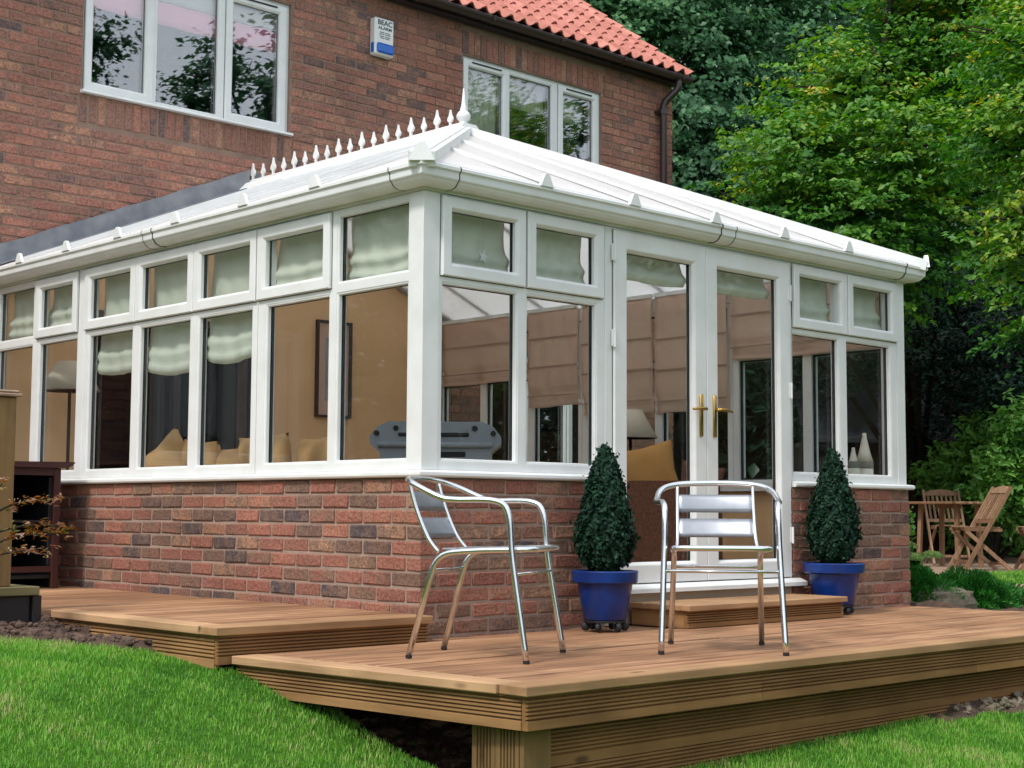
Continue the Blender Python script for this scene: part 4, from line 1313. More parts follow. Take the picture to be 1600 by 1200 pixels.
def tile_geo(m, u, s0, nu=9):
    def fn(a, b):
        uu = -0.008 + a * (CW + 0.022)
        h = 0.021 * math.cos(2 * PI * (uu / CW) - 0.6) + 0.012 * max(0, math.cos(2 * PI * (uu / CW) - 0.6)) + (1 - b) * 0.026 + .012
        return (u + uu, s0 + b * (GA + .055), h)
    m.sheet(fn, nu, 1, (0, 0, -.013))
tp = []
o0 = np.array(RP(0, 0, 0))
for i in range(4):
    m = MB(lambda u, s_, h: tuple(np.array(RP(u, s_, h)) - o0)); tile_geo(m, 0, 0)
    m.v = [tuple(c + random.uniform(-.0012, .0012) for c in p) for p in m.v]
    me = m.mesh('roof_tile'); smooth_by_angle(me, 50); me.materials.append(TILE); tp.append(me)
cand = []
for r in range(19):
    for c in range(66):
        u = 7.265 - c * CW; s0 = -.03 + r * GA
        if u < HX0 - .2: continue
        sx, sy, dd = screen(RP(u + .08, s0 + .1, 0))
        cand.append((0 if (-20 < sy and 560 < sx < 1100) else 1, dd, u, s0))
cand.sort()
mj = MB(RP)
for k, (nv, dd, u, s0) in enumerate(cand):
    if k < 300 and nv == 0:
        o = bpy.data.objects.new('roof_tile', random.choice(tp)); COL.objects.link(o); o.parent = rf
        o.location = Vector(RP(u, s0 + random.uniform(-.004, .004), random.uniform(-.003, .003))) - Vector(o0) + Vector((0, 0, 0))
        o.location = Vector(RP(u, s0 + random.uniform(-.004, .004), random.uniform(-.003, .003)))
        o.rotation_euler = (random.gauss(0, .006), random.gauss(0, .008), random.gauss(0, .004))
    else: tile_geo(mj, u, s0, 6)
o = mj.build('tiling', TILE, rf); o['kind'] = 'stuff'

# alarm box on the wall between the upper windows
al = thing('alarm_box', 'white burglar alarm box with a blue strobe lens on the house wall', 'alarm box', (3.42, YH, 4.72))
m = MB(TH); m.cham(3.318, 3.530, -.078, -.002, 4.572, 4.902, .010); m.build('casing', ALARMW, al)
m = MB(TH); m.cham(3.338, 3.522, -.094, -.0785, 4.590, 4.675, .012); m.cham(3.3105, 3.3175, -.07, -.03, 4.590, 4.675, .003); m.build('strobe_lens', ALARMB, al)
def lettering(txt, size, loc, parent, w=None):
    cu = bpy.data.curves.new('lettering', 'FONT'); cu.body = txt; cu.size = size; cu.extrude = .0008; cu.align_x = 'CENTER'; cu.offset = size * .02
    t = bpy.data.objects.new('tmp', cu); COL.objects.link(t)
    bpy.context.view_layer.update()
    me = bpy.data.meshes.new_from_object(t.evaluated_get(bpy.context.evaluated_depsgraph_get()))
    bpy.data.objects.remove(t)
    xs_ = [v.co.x for v in me.vertices]; sc = w / (max(xs_) - min(xs_)) if w else 1
    for v in me.vertices: v.co = Vector((v.co.x * sc + loc[0], loc[1] - v.co.z, v.co.y + loc[2]))
    me.materials.clear()
    return link('lettering', me, INK, parent)
lettering('BEAC', .062, (3.428, YH - .0795, 4.840), al, .16)
lettering('ALARM', .036, (3.428, YH - .0795, 4.800), al, .15)
m = MB(TH)
for z, w in ((4.770, .055), (4.755, .062), (4.735, .06), (4.720, .05)):
    m.box(3.428 - w, 3.428 - w * .1, -.0792, -.0783, z, z + .007); m.box(3.428 + w * .05, 3.428 + w, -.0792, -.0783, z, z + .007)
m.build('small_print', INK, al)

# pelmet and blinds behind the upper windows
def flat_blind(u0, u1, z0, z1, mat, d, label, name='window_blind', cat='blind', wav=.01):
    m = MB(TH)
    m.sheet(lambda a, b: (u0 + (u1 - u0) * a, d + wav * math.sin(a * 40), z0 + (z1 - z0) * b), 40, 3, (0, .004, 0))
    return tag(m.build(name, mat, None, True), label, cat)
flat_blind(.66, 2.45, 4.415, 4.600, PINKBL, .125, 'pink pelmet band across the large upper window', 'pelmet', 'pelmet', .006)
flat_blind(.66, 2.45, 4.606, 4.76, CREAM, .13, 'white rolled blind above the pink band in the large upper window', 'window_blind', 'blind', .003)
flat_blind(4.47, 4.975, 3.74, 4.77, CREAM, .14, 'pale sheet added behind the left pane of the smaller upper window as its sky reflection', 'reflection_sheet', 'reflection_sheet', .02)  # pale sheet added to imitate sky reflected in this pane
flat_blind(5.02, 5.64, 4.50, 4.78, CREAM, .19, 'cream blind in the middle pane of the smaller upper window', wav=.003)
flat_blind(5.72, 6.21, 4.50, 4.76, CREAM, .19, 'cream blind in the right pane of the smaller upper window', wav=.003)

# ------------------------------------------------------------------ aluminium chairs
def alu_chair(label):
    t = thing('aluminium_chair', label, 'chair', (0, 0, 0), 'aluminium bistro chairs on the deck')
    arm = [(-.262, .258, .012), (-.247, .195, .40), (-.243, .175, .585), (-.248, .12, .640), (-.268, -.04, .645), (-.272, -.11, .655), (-.245, -.225, .705), (-.16, -.290, .730), (0, -.308, .736)]
    arm = bez(arm, 6); arm = [tuple(p) for p in arm]; arm = arm + [(-x, y, z) for x, y, z in arm[-2::-1]]
    m = MB(); m.tube(arm, .0132, 12); m.build('arm_frame', ALU, t, True)
    rail = fillet([(-.206, -.262, .012), (-.192, -.150, .425), (-.205, .02, .440), (-.207, .262, .447), (.207, .262, .447), (.205, .02, .440), (.192, -.150, .425), (.206, -.262, .012)], .075, 7)
    m = MB(); m.tube(rail, .0128, 12); m.build('seat_frame', ALU, t, True)
    ups = [(-.240 * .72, -.284, .724), (-.174, -.245, .60), (-.176, -.195, .49), (-.182, -.145, .430)]
    for s in (-1, 1):
        m = MB(); m.tube([(-s * x, y, z) for x, y, z in bez(ups, 5)], .0085, 10); m.build('back_upright', ALU, t, True)
    for za, zb, ya, yb in ((.600, .682, -.244, -.268), (.487, .572, -.193, -.236)):
        def fn(a, b):
            x = -.178 + .356 * a
            return (x, ya + (yb - ya) * b - .018 * math.sin(PI * a) - .002 * math.cos(b * 2 * PI), za + (zb - za) * b)
        m = MB(); m.sheet(fn, 12, 4, (0, -.003, 0)); m.build('back_slat', ALUB, t, True)
    for k in range(5):
        y0 = -.125 + k * .074
        m = MB(); m.cham(-.198, .198, y0, y0 + .062, .4405 + k * .0014, .4485 + k * .0014, .002); m.build('seat_slat', ALUB, t)
    m = MB(); m.tube([(-.196, -.172, .355), (.196, -.172, .355)], .0075, 8); m.build('stretcher', ALU, t, True)
    m = MB(); m.tube([(-.247, .205, .348), (.247, .205, .348)], .0075, 8); m.build('stretcher', ALU, t, True)
    for x, y in ((-.262, .258), (.262, .258), (-.206, -.262), (.206, -.262)):
        m = MB(); m.lathe([(.0128, 0), (.0136, .003), (.0136, .0125)], (x, y, 0.0), 10); m.build('foot', RUBBER, t)
    return t
c1 = alu_chair('aluminium bistro chair seen from the side, in front of the wall corner')
c1.location = (-.352, -.845, .001); c1.rotation_euler = (0, 0, math.atan2(-.478, -.878))
c2 = c1.copy(); COL.objects.link(c2)
for ch in list(c1.children):
    d = ch.copy(); COL.objects.link(d); d.parent = c2
c2['label'] = 'aluminium bistro chair facing the lawn, in front of the french doors'
c2.location = (.640, -1.285, .001); c2.rotation_euler = (0, 0, math.atan2(.74, -.67))

# ------------------------------------------------------------------ potted topiary
LEAFD = leaf_mat('box_leaf', [(0, (0.004, 0.020, 0.013)), (0.5, (0.008, 0.038, 0.020)), (0.85, (0.014, 0.058, 0.026)), (1, (0.04, 0.10, 0.04))], 0.10, 0.6, 0.22)
def topiary(loc, zt, R, label, seed, k=.83):
    rg = np.random.default_rng(seed)
    t = thing('potted_topiary', label, 'potted plant', loc, 'clipped topiary in blue pots')
    x, y, z = loc
    m = MB(); m.lathe([(r_ * k, .058 + (z_ - .058) * .86) for r_, z_ in [(.125, .058), (.128, .062), (.166, .268), (.190, .272), (.197, .280), (.200, .338), (.194, .345), (.180, .343), (.172, .30), (.01, .295)]], loc, 40, .06); m.build('pot', BLUEPOT, t, True)
    smooth_by_angle(t.children[0].data, 35)
    m = MB(); m.lathe([(.172 * k, .266), (.17 * k, .280), (.05, .288), (.01, .288)], loc, 20); m.build('potting_soil', SOIL, t)
    m = MB(); m.lathe([(.128 * k, .044), (.130 * k, .048), (.130 * k, .055), (.02, .057)], loc, 24); dol = m.build('pot_caster', BLACKM, t)
    for w_ in range(6):
        a = w_ * PI / 3 + .4
        m = MB(); c = Vector((x + .1 * math.cos(a), y + .1 * math.sin(a), z + .0225)); s = Vector((-math.sin(a), math.cos(a), 0)) * .012
        d = Vector((math.cos(a), math.sin(a), 0)) * .0
        m.tube([c - s, c - s * .6, c + s * .6, c + s], [.016, .0222, .0222, .016], 12); m.build('wheel', BLACKM, dol, True)
    m = MB(); m.tube([(x, y, z + .30), (x + .008, y, z + .5), (x, y, zt - .15)], [.014, .012, .004], 8); m.build('trunk', BARK, t)
    n = 21000
    h0, h1 = z + .315, zt
    q = rg.uniform(0, 1, n) ** 1.25
    prof = np.interp(q, [0, .06, .2, .35, .55, .75, .9, 1.0], [.40, .78, 1.0, .98, .80, .53, .30, .05])
    a = rg.uniform(0, 2 * PI, n)
    lump = 1 + .09 * np.sin(a * 4 + q * 9 + seed) + .09 * np.sin(a * 9 - q * 23 + seed) + .08 * np.sin(a * 17 + q * 41)
    shoot = (rg.uniform(0, 1, n) > .965) * rg.uniform(0, .036, n)
    rr = R * prof * lump * (1 - .42 * rg.uniform(0, 1, n) ** 2.2) + rg.normal(0, .007, n) + shoot
    P = np.stack([x + rr * np.cos(a), y + rr * np.sin(a), h0 + q * (h1 - h0) + rg.normal(0, .008, n)], 1)
    N = np.stack([np.cos(a), np.sin(a), np.full(n, .55)], 1) + rg.normal(0, .55, (n, 3))
    rn = np.clip(.42 + .15 * np.sin(a * 7 + q * 19 + seed) + rg.normal(0, .19, n), 0, 1)
    leafmesh('crown', P, N, .025, LEAFD, t, rn, .62, np.stack([np.cos(a) * .5, np.sin(a) * .5, np.full(n, 1.0)], 1))
    return t
topiary((1.030, -.235, 0.001), .925, .134, 'cone shaped dark green topiary in a blue pot, left of the doors', 3)
topiary((3.085, -.205, 0.001), .975, .138, 'cone shaped dark green topiary in a blue pot, right of the door step', 8, .91)

# ------------------------------------------------------------------ cabinet, post and planter at the far left
cab = thing('fire_cabinet', 'dark red framed open cabinet with black inside, standing against the glazed side', 'cabinet', (-.40, 3.45, ZU))
X0, X1, Y0, Y1 = -.60, -.205, 3.22, 3.95
m = MB(); m.cham(X0, X0 + .035, Y0, Y0 + .03, ZU + .002, .855, .003); m.cham(X1 - .045, X1, Y0, Y0 + .03, ZU + .002, .855, .003); m.box(X0 + .036, X1 - .046, Y0 + .002, Y0 + .03, ZU + .10, ZU + .135); m.box(X0 + .036, X1 - .046, Y0 + .002, Y0 + .03, .81, .855); m.build('front_frame', REDWOOD, cab)
m = MB(); m.box(X0, X0 + .02, Y0 + .032, Y1, ZU + .002, .855); m.box(X1 - .02, X1, Y0 + .032, Y1, ZU + .002, .855); m.box(X0 + .021, X1 - .021, Y1 - .02, Y1, ZU + .002, .855); m.box(X0 + .021, X1 - .021, Y0 + .032, Y1 - .021, ZU + .06, ZU + .08); m.build('carcass', BLACKM, cab)
m = MB(); m.box(X0 + .022, X1 - .022, Y0 + .06, Y1 - .03, .52, .535); m.build('shelf', BLACKM, cab)
m = MB(); m.extr([(X0 - .03, .857), (X1 + .02, .857), (X1 + .055, .872), (X1 + .075, .893), (X1 + .05, .896), (X0 - .03, .890)], 1, Y0 - .04, Y1 + .02); m.build('cornice', REDWOOD, cab)
for xx in (X0 + .04, X1 - .06):
    m = MB(); m.cham(xx, xx + .03, Y0 + .034, Y0 + .05, ZU + .14, .80, .002); m.build('inner_bar', BLACKM, cab)

pl = thing('timber_planter', 'low weathered timber planter edge at the end of the raised deck', 'planter', (-1.75, 1.62, 0))
m = MB(); m.cham(-2.6, -1.268, 1.31, 2.3, .19, .232, .004); m.build('top_board', OLDW, pl)
m = MB(); m.cham(-2.58, -1.30, 1.345, 1.385, -.02, .1885, .003); m.build('side_board', DARKSOFFIT, pl)
m = MB(); m.cham(-1.295, -1.25, 1.325, 2.28, -.02, .1885, .003); m.build('end_board', DARKSOFFIT, pl)
pp = thing('fence_post', 'square timber post with a pale flat cap standing on the planter', 'post', (-1.44, 1.40, .232))
m = MB(); m.cham(-1.490, -1.392, 1.36, 1.458, .233, 1.135, .005); m.build('post', POSTW, pp)
m = MB(); m.cham(-1.510, -1.372, 1.340, 1.478, 1.136, 1.152, .004); m.cham(-1.500, -1.382, 1.350, 1.468, 1.1525, 1.168, .006); m.build('cap', PAVE, pp)
for j, (za, zb) in enumerate(((.36, .46), (.60, .70), (.84, .94), (1.02, 1.10))):
    pass

# ------------------------------------------------------------------ inside the conservatory
def pillow(name, mat, c, w, h, t, rx, rz_, label, ry=0):
    m = MB()
    def fn(sg):
        def f(a, b):
            u, v = a * 2 - 1, b * 2 - 1
            k = (max(0, 1 - abs(u) ** 2.6) * max(0, 1 - abs(v) ** 2.6)) ** .55
            pin = 1 - .10 * (1 - abs(u)) * abs(v) ** 2 - .0
            pin2 = 1 - .10 * (1 - abs(v)) * abs(u) ** 2
            return (u * w / 2 * pin2, sg * t / 2 * k + .004 * math.sin(u * 7 + v * 5), v * h / 2 * pin)
        return f
    m.sheet(fn(1), 14, 14); m.sheet(fn(-1), 14, 14)
    me = m.mesh(name, True)
    bm = bmesh.new(); bm.from_mesh(me); bmesh.ops.remove_doubles(bm, verts=bm.verts, dist=.0005); bmesh.ops.recalc_face_normals(bm, faces=bm.faces); bm.to_mesh(me); bm.free()
    me.polygons.foreach_set('use_smooth', [True] * len(me.polygons))
    o = link(name, me, mat); o.location = c; o.rotation_euler = (rx, ry, rz_)
    return tag(o, label, 'cushion', 'cushions in the conservatory')
sofa = thing('sofa', 'terracotta sofa with its back along the side windows', 'sofa', (.62, 2.4, .05))
m = MB(); m.cham(.26, .42, 1.25, 3.55, .10, .835, .03); m.build('backrest', WICKER, sofa)
m = MB(); m.cham(.422, 1.10, 1.42, 3.38, .10, .36, .02); m.build('base', WICKER, sofa)
for yy in (1.43, 2.41):
    m = MB(); m.cham(.43, 1.08, yy, yy + .96, .362, .50, .04); m.build('seat_cushion', SANDCUSH, sofa)
for yy in (1.25, 3.385):
    m = MB(); m.cham(.422, 1.10, yy, yy + .16, .10, .64, .03); m.build('arm', WICKER, sofa)
for a, b in ((.3, 1.3), (1.04, 1.3), (.3, 3.48), (1.04, 3.48)):
    m = MB(); m.cham(a - .025, a + .025, b - .025, b + .025, .052, .099, .004); m.build('foot', BLACKM, sofa)
pillow('cushion', SANDCUSH, (.53, 3.16, .845), .46, .44, .16, -.15, PI / 2 + .15, 'sandy cushion with its corner up at the left end of the sofa', .55)
pillow('cushion', SANDCUSH, (.51, 2.74, .845), .48, .40, .16, -.12, PI / 2 - .1, 'sandy cushion second from the left on the sofa back', -.06)
pillow('cushion', SANDCUSH, (.56, 2.40, .820), .42, .36, .15, -.12, PI / 2 + .2, 'lower sandy cushion tucked between two others on the sofa', .12)
pillow('cushion', SANDCUSH, (.50, 2.03, .870), .52, .36, .17, -.12, PI / 2, 'broad sandy cushion on the right half of the sofa', .03)
pillow('cushion', SANDCUSH, (.55, 1.55, .850), .46, .36, .17, -.12, PI / 2 - .12, 'sandy cushion at the sofa end nearest the corner post', .02)
fl = thing('floor_lamp', 'floor lamp with a wide pale shade by the tan wall', 'lamp', (.40, 4.32, .05))
m = MB(); m.lathe([(.13, .0), (.13, .015), (.02, .03)], (.40, 4.32, .051), 20); m.build('base', BLACKM, fl)
m = MB(); m.tube([(.40, 4.32, .08), (.40, 4.32, 1.50)], .012, 8); m.build('pole', BLACKM, fl)
m = MB(); m.lathe([(.21, 1.435), (.10, 1.64), (.096, 1.64), (.205, 1.435)], (.40, 4.32, 0), 28); m.build('lamp_shade', SHADE, fl, True)
pic = thing('picture', 'tall framed picture hanging on the tan wall', 'picture', (2.94, 4.65, 1.78))
m = MB(); m.ring(2.76, 3.12, 1.38, 2.19, [(0, 4.62), (.018, 4.62), (.018, 4.655), (0, 4.655)]); m.build('frame', DARKSOFFIT, pic)
m = MB(); m.box(2.780, 3.100, 4.645, 4.655, 1.400, 2.170); m.build('mount', LINING, pic)
m = MB(); m.box(2.86, 3.02, 4.642, 4.6448, 1.52, 2.05); m.build('print', GREYPL, pic)
con = thing('console', 'grey moulded plastic machine with round black knobs behind the corner post', 'machine', (1.2, 1.35, .05))
cc_, cs_ = math.cos(-.76), math.sin(-.76)
TC = lambda x, y, z: (1.21 + x * cc_ - y * cs_, 1.31 + x * cs_ + y * cc_, z)
m = MB(TC); m.extr([(-.33, .052), (.33, .052), (.33, .95), (.388, 1.00), (.392, 1.045), (.345, 1.105), (.28, 1.135), (-.28, 1.135), (-.345, 1.105), (-.392, 1.045), (-.388, 1.00), (-.33, .95)], 1, 0, .38); bo = m.build('body', GREYPL, con)
smooth_by_angle(bo.data, 25)
m = MB(TC); m.cham(-.22, .20, -.012, -.0015, 1.045, 1.068, .004); m.build('slot', BLACKM, con)
m = MB(TC); m.cham(-.02, .18, -.012, -.0015, .925, .955, .004); m.build('slot', BLACKM, con)
m = MB(TC); m.tube([(-.34, -.02, .995), (.34, -.02, .995)], .017, 10); m.build('rail', GREYPL, con, True)
for x, z in ((-.35, 1.065), (-.235, 1.095), (.235, 1.095), (.345, 1.065)):
    m = MB(TC); m.tube([(x, -.001, z), (x, -.022, z)], [.017, .015], 12); m.build('knob', BLACKM, con)
wk = thing('wicker_armchair', 'red brown wicker armchair seen from behind through the left door', 'armchair', (3.10, 1.20, .05))
def wl(m): m.T = None
ca, sa_ = math.cos(-.78), math.sin(-.78)
TW = lambda x, y, z: (3.10 + x * ca - y * sa_, 1.20 + x * sa_ + y * ca, z)
m = MB(TW); m.extr([(-.33, .10), (.33, .10), (.35, .70), (.31, .785), (.20, .81), (-.20, .81), (-.31, .785), (-.35, .70)], 1, -.34, -.27); m.build('backrest', WICKER, wk)
m = MB(TW); m.cham(-.31, .31, -.268, .32, .10, .40, .02); m.build('seat', WICKER, wk)
for s in (-1, 1):
    m = MB(TW); m.cham(min(s * .32, s * .40), max(s * .32, s * .40), -.265, .33, .10, .62, .02); m.build('arm', WICKER, wk)
    for yy in (-.25, .28):
        m = MB(TW); m.cham(s * .3 - .02, s * .3 + .02, yy, yy + .04, .052, .099, .004); m.build('leg', BLACKM, wk)
pillow('cushion', ORANGE, TW(-.10, -.19, .845), .44, .40, .16, -.05, -.78, 'bright orange cushion standing up against the wicker armchair back', -.22)
pillow('cushion', WICKER, TW(.27, -.14, .80), .30, .26, .12, -.1, -.70, 'small dark brown cushion beside the orange one on the armchair', .2)
st = thing('side_table', 'small dark round side table under the table lamp', 'table', (3.82, 2.10, .05))
m = MB(); m.lathe([(.24, .58), (.245, .59), (.24, .61)], (3.82, 2.10, 0), 24); m.build('tabletop', DARKSOFFIT, st)
m = MB(); m.lathe([(.18, .052), (.03, .10), (.025, .579)], (3.82, 2.10, 0), 16); m.build('leg', DARKSOFFIT, st)
tl = thing('table_lamp', 'table lamp with a pale cone shade seen through the left door', 'lamp', (3.82, 2.10, .611))
m = MB(); m.lathe([(.08, .612), (.085, .63), (.03, .66), (.05, .78), (.065, .88), (.03, 1.0), (.012, 1.06), (.012, 1.16)], (3.82, 2.10, 0), 20); m.build('base', BLACKM, tl, True)
m = MB(); m.lathe([(.205, 1.16), (.085, 1.375), (.081, 1.375), (.20, 1.16)], (3.82, 2.10, 0), 28); m.build('lamp_shade', SHADE, tl, True)
for (x, h, r, lab) in ((3.775, .235, .042, 'shorter pale cone vase with a grey band on the right window board'), (3.905, .335, .056, 'taller pale cone vase with a grey band on the right window board')):
    v = thing('vase', lab, 'vase', (x, .105, .797), 'cone vases on the window board')
    m = MB(); m.lathe([(r * .98, 0), (r, .004), (r, .100)], (x, .105, .798), 20); m.lathe([(r, .1455), (r * .66, h * .62), (r * .26, h * .93), (r * .24, h), (r * .14, h)], (x, .105, .798), 20); m.build('body', VASE, v, True)
    m = MB(); m.lathe([(r * 1.0, .1003), (r * 1.01, .105), (r * 1.0, .145)], (x, .105, .798), 20); m.build('band', VASEB, v, True)

# ------------------------------------------------------------------ garden on the right
pt = MB(); pt.cham(9.3, 16, 1.2, 9.5, -.10, .005, .01)
pa = structure(pt.build('patio', PAVE))
m = MB(); m.v = []
wall = thing('stone_wall', 'low dry stone retaining wall with flat coping at the lawn edge', 'wall', (6.9, .35, -.1))
rs = random.Random(4)
def stone(name, c, s, parent, mat=STONE, seed=0, sub=2):
    bm = bmesh.new(); bmesh.ops.create_icosphere(bm, subdivisions=sub, radius=1)
    r = random.Random(seed)
    for v in bm.verts:
        k = 1 + r.uniform(-.10, .10)
        p = v.co; q = Vector([math.copysign(abs(t) ** .72, t) for t in p]) * k
        v.co = Vector((q.x * s[0], q.y * s[1], q.z * s[2])) + Vector(c)
    me = bpy.data.meshes.new(name); bm.to_mesh(me); bm.free()
    return link(name, me, mat, parent)
wd = Vector((.725, -.689, 0)); wb = Vector((.69, .725, 0)); W0 = Vector((6.35, .62, 0))
for i in range(9):
    for j in range(2):
        c = W0 + wd * (i * .16 + .08 * j + rs.uniform(-.01, .01)) + wb * rs.uniform(-.02, .02)
        stone('stone', (c.x, c.y, -.12 + j * .085), (.085, .085, .048), wall, seed=i * 9 + j)
for i in range(4):
    c = W0 + wd * (i * .36 + .15) + wb * .06
    a = math.atan2(wd.y, wd.x)
    m = MB(lambda x, y, z, c=c, a=a: (c.x + x * math.cos(a) - y * math.sin(a), c.y + x * math.sin(a) + y * math.cos(a), z))
    m.cham(-.175, .175, -.14, .16, .01, .052, .012, .004); m.build('coping_stone', PAVE, wall)
rock = stone('boulder', (5.22, .32, -.04), (.30, .16, .13), None, seed=77, sub=3)
tag(rock, 'pale angular rock lying at the deck edge in front of the low shrubs', 'rock')

JUN = leaf_mat('juniper_needle', [(0, (0.014, 0.085, 0.014)), (0.5, (0.030, 0.165, 0.022)), (0.85, (0.06, 0.26, 0.035)), (1, (0.13, 0.33, 0.06))], 0.2, 0.5, .3)
SHR = leaf_mat('shrub_leaf', [(0, (0.06, 0.18, 0.036)), (0.4, (0.13, 0.34, 0.055)), (0.8, (0.24, 0.48, 0.10)), (0.96, (0.30, 0.48, 0.14)), (1, (0.42, 0.28, 0.15))], 0.3, 0.42, .45)
SED = leaf_mat('sedum_head', [(0, (0.10, 0.22, 0.05)), (0.5, (0.26, 0.40, 0.10)), (1, (0.45, 0.55, 0.20))], 0.2, 0.6, .2)
MAPLE = leaf_mat('maple_leaf', [(0, (0.20, 0.05, 0.015)), (0.3, (0.36, 0.13, 0.03)), (0.55, (0.16, 0.17, 0.03)), (0.8, (0.45, 0.24, 0.16)), (1, (0.60, 0.42, 0.33))], 0.3, 0.45, .4)
BEECH = leaf_mat('beech_leaf', [(0, (0.022, 0.095, 0.022)), (0.30, (0.045, 0.165, 0.028)), (0.55, (0.095, 0.255, 0.034)), (0.76, (0.18, 0.345, 0.042)), (0.92, (0.34, 0.42, 0.055)), (1, (0.56, 0.42, 0.07))], 0.35, 0.45, .35)
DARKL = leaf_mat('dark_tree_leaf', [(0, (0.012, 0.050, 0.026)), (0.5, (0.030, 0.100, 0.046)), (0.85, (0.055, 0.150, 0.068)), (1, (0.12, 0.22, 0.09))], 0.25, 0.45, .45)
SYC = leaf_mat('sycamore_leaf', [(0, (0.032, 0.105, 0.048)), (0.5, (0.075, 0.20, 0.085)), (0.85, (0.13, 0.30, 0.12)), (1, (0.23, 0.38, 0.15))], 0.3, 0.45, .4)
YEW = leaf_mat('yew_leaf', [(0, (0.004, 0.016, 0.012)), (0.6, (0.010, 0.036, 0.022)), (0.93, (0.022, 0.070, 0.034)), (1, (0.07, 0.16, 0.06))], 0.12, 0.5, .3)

def mound(name, label, cat, c, r, n, size, mat, up=.8, aspect=.25, seed=1, stems=True, group=None):
    rg = np.random.default_rng(seed)
    t = thing(name, label, cat, c, group)
    k = rg.normal(size=(n, 3)); k[:, 2] = np.abs(k[:, 2]); k /= np.linalg.norm(k, axis=1, keepdims=True)
    lump = 1 + .16 * np.sin(k[:, 0] * 7 + seed) * np.sin(k[:, 1] * 8 + seed * 2) + .10 * np.sin(k[:, 2] * 15 + k[:, 0] * 11)
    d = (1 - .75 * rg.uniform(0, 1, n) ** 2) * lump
    P = np.array(c) + k * d[:, None] * np.array(r)
    N = np.cross(k + rg.normal(0, .3, (n, 3)), rg.normal(size=(n, 3)))
    T = k + np.array([0, 0, up]) + rg.normal(0, .35, (n, 3))
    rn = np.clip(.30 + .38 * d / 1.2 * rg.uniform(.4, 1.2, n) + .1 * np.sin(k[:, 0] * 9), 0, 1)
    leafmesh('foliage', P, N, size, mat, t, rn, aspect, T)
    if stems:
        m = MB()
        for i in range(7):
            a = i * .9; m.tube([c, (c[0] + r[0] * .5 * math.cos(a), c[1] + r[1] * .5 * math.sin(a), c[2] + r[2] * .5)], [.012, .005], 6)
        m.build('stem', BARK, t)
    return t
mound('juniper', 'low feathery bright green shrub spilling beside the rock', 'shrub', (5.75, .42, -.10), (.40, .36, .27), 15000, .045, JUN, .9, .22, 3)
mound('low_shrub', 'fine leaved green shrub by the brick wall end, behind the rock', 'shrub', (5.05, .48, -.08), (.34, .3, .30), 9000, .04, JUN, .9, .3, 9)
sd = mound('sedum', 'sedum with pale yellow green flower heads against the brick wall end', 'plant', (5.30, .80, -.05), (.34, .30, .40), 3200, .06, JUN, .6, .6, 5)
for i, (dx, dy, dz) in enumerate(((-.22, .0, .37), (-.05, -.12, .42), (.12, -.05, .40), (.20, -.22, .33), (-.12, -.25, .32), (.30, .05, .30))):
    rg = np.random.default_rng(40 + i); n = 900
    k = rg.normal(size=(n, 3)); k /= np.linalg.norm(k, axis=1, keepdims=True); k[:, 2] = np.abs(k[:, 2]) * .55
    leafmesh('flower_head', np.array((5.30 + dx, .80 + dy, -.05 + dz)) + k * .085, k + rg.normal(0, .3, (n, 3)), .016, SED, sd, rg.uniform(0, 1, n), .9)
mound('wall_plant', 'wispy pale leaved plant rising behind the end of the brick wall', 'plant', (4.72, .42, .42), (.16, .18, .36), 260, .045, SHR, .2, .55, 12)
# big bright shrub behind the garden chairs
def shrub(name, label, c, blobs, n, size, mat, seed, cat='shrub', aspect=.42, zbias=.55, group=None):
    rg = np.random.default_rng(seed)
    t = thing(name, label, cat, c, group)
    Ps, Ns, Rs, Ts = [], [], [], []
    m = MB()
    for b in blobs:
        bc, br = np.array(b[:3]), b[3]
        ns = max(8, int(n * br ** 2 / sum(q[3] ** 2 for q in blobs) / 16))
        k = rg.normal(size=(ns, 3)); k /= np.linalg.norm(k, axis=1, keepdims=True)
        tip = bc + k * br * rg.uniform(.55, 1.08, ns)[:, None]
        for j in range(ns):
            d = k[j] + np.array([0, 0, .45]); d /= np.linalg.norm(d)
            q = rg.uniform(-.16, .06, 16)
            off = rg.normal(0, .035, (16, 3))
            Ps.append(tip[j] + d * q[:, None] * 1.4 + off)
            Ns.append(np.array([0, 0, zbias]) + rg.normal(0, .5, (16, 3)) + k[j] * .3)
            Ts.append(d + rg.normal(0, .5, (16, 3)) + np.array([0, 0, -.2]))
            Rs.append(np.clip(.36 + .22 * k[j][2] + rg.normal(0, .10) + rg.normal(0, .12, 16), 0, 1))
        m.tube([c, tuple((np.array(c) * .4 + bc * .6) + rg.normal(0, .05, 3)), tuple(bc)], [.03, .018, .006], 6)
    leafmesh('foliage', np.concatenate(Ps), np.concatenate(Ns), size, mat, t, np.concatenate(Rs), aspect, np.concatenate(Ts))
    m.build('stem', BARK, t)
    return t
shrub('bright_shrub', 'tall bright green leafy shrub behind the wooden garden chairs', (13.2, 4.3, 0),
      [(13.66, 4.66, 1.66, 0.36), (13.77, 4.92, 1.17, 0.52), (12.73, 3.81, 1.01, 0.54), (13.93, 5.47, 1.09, 0.38), (13.02, 3.86, 1.48, 0.4), (14.21, 4.98, 0.6, 0.59), (13.19, 3.69, 0.62, 0.51), (13.54, 3.51, 1.19, 0.57), (12.84, 3.63, 1.65, 0.41)], 19000, .105, SHR, 21)

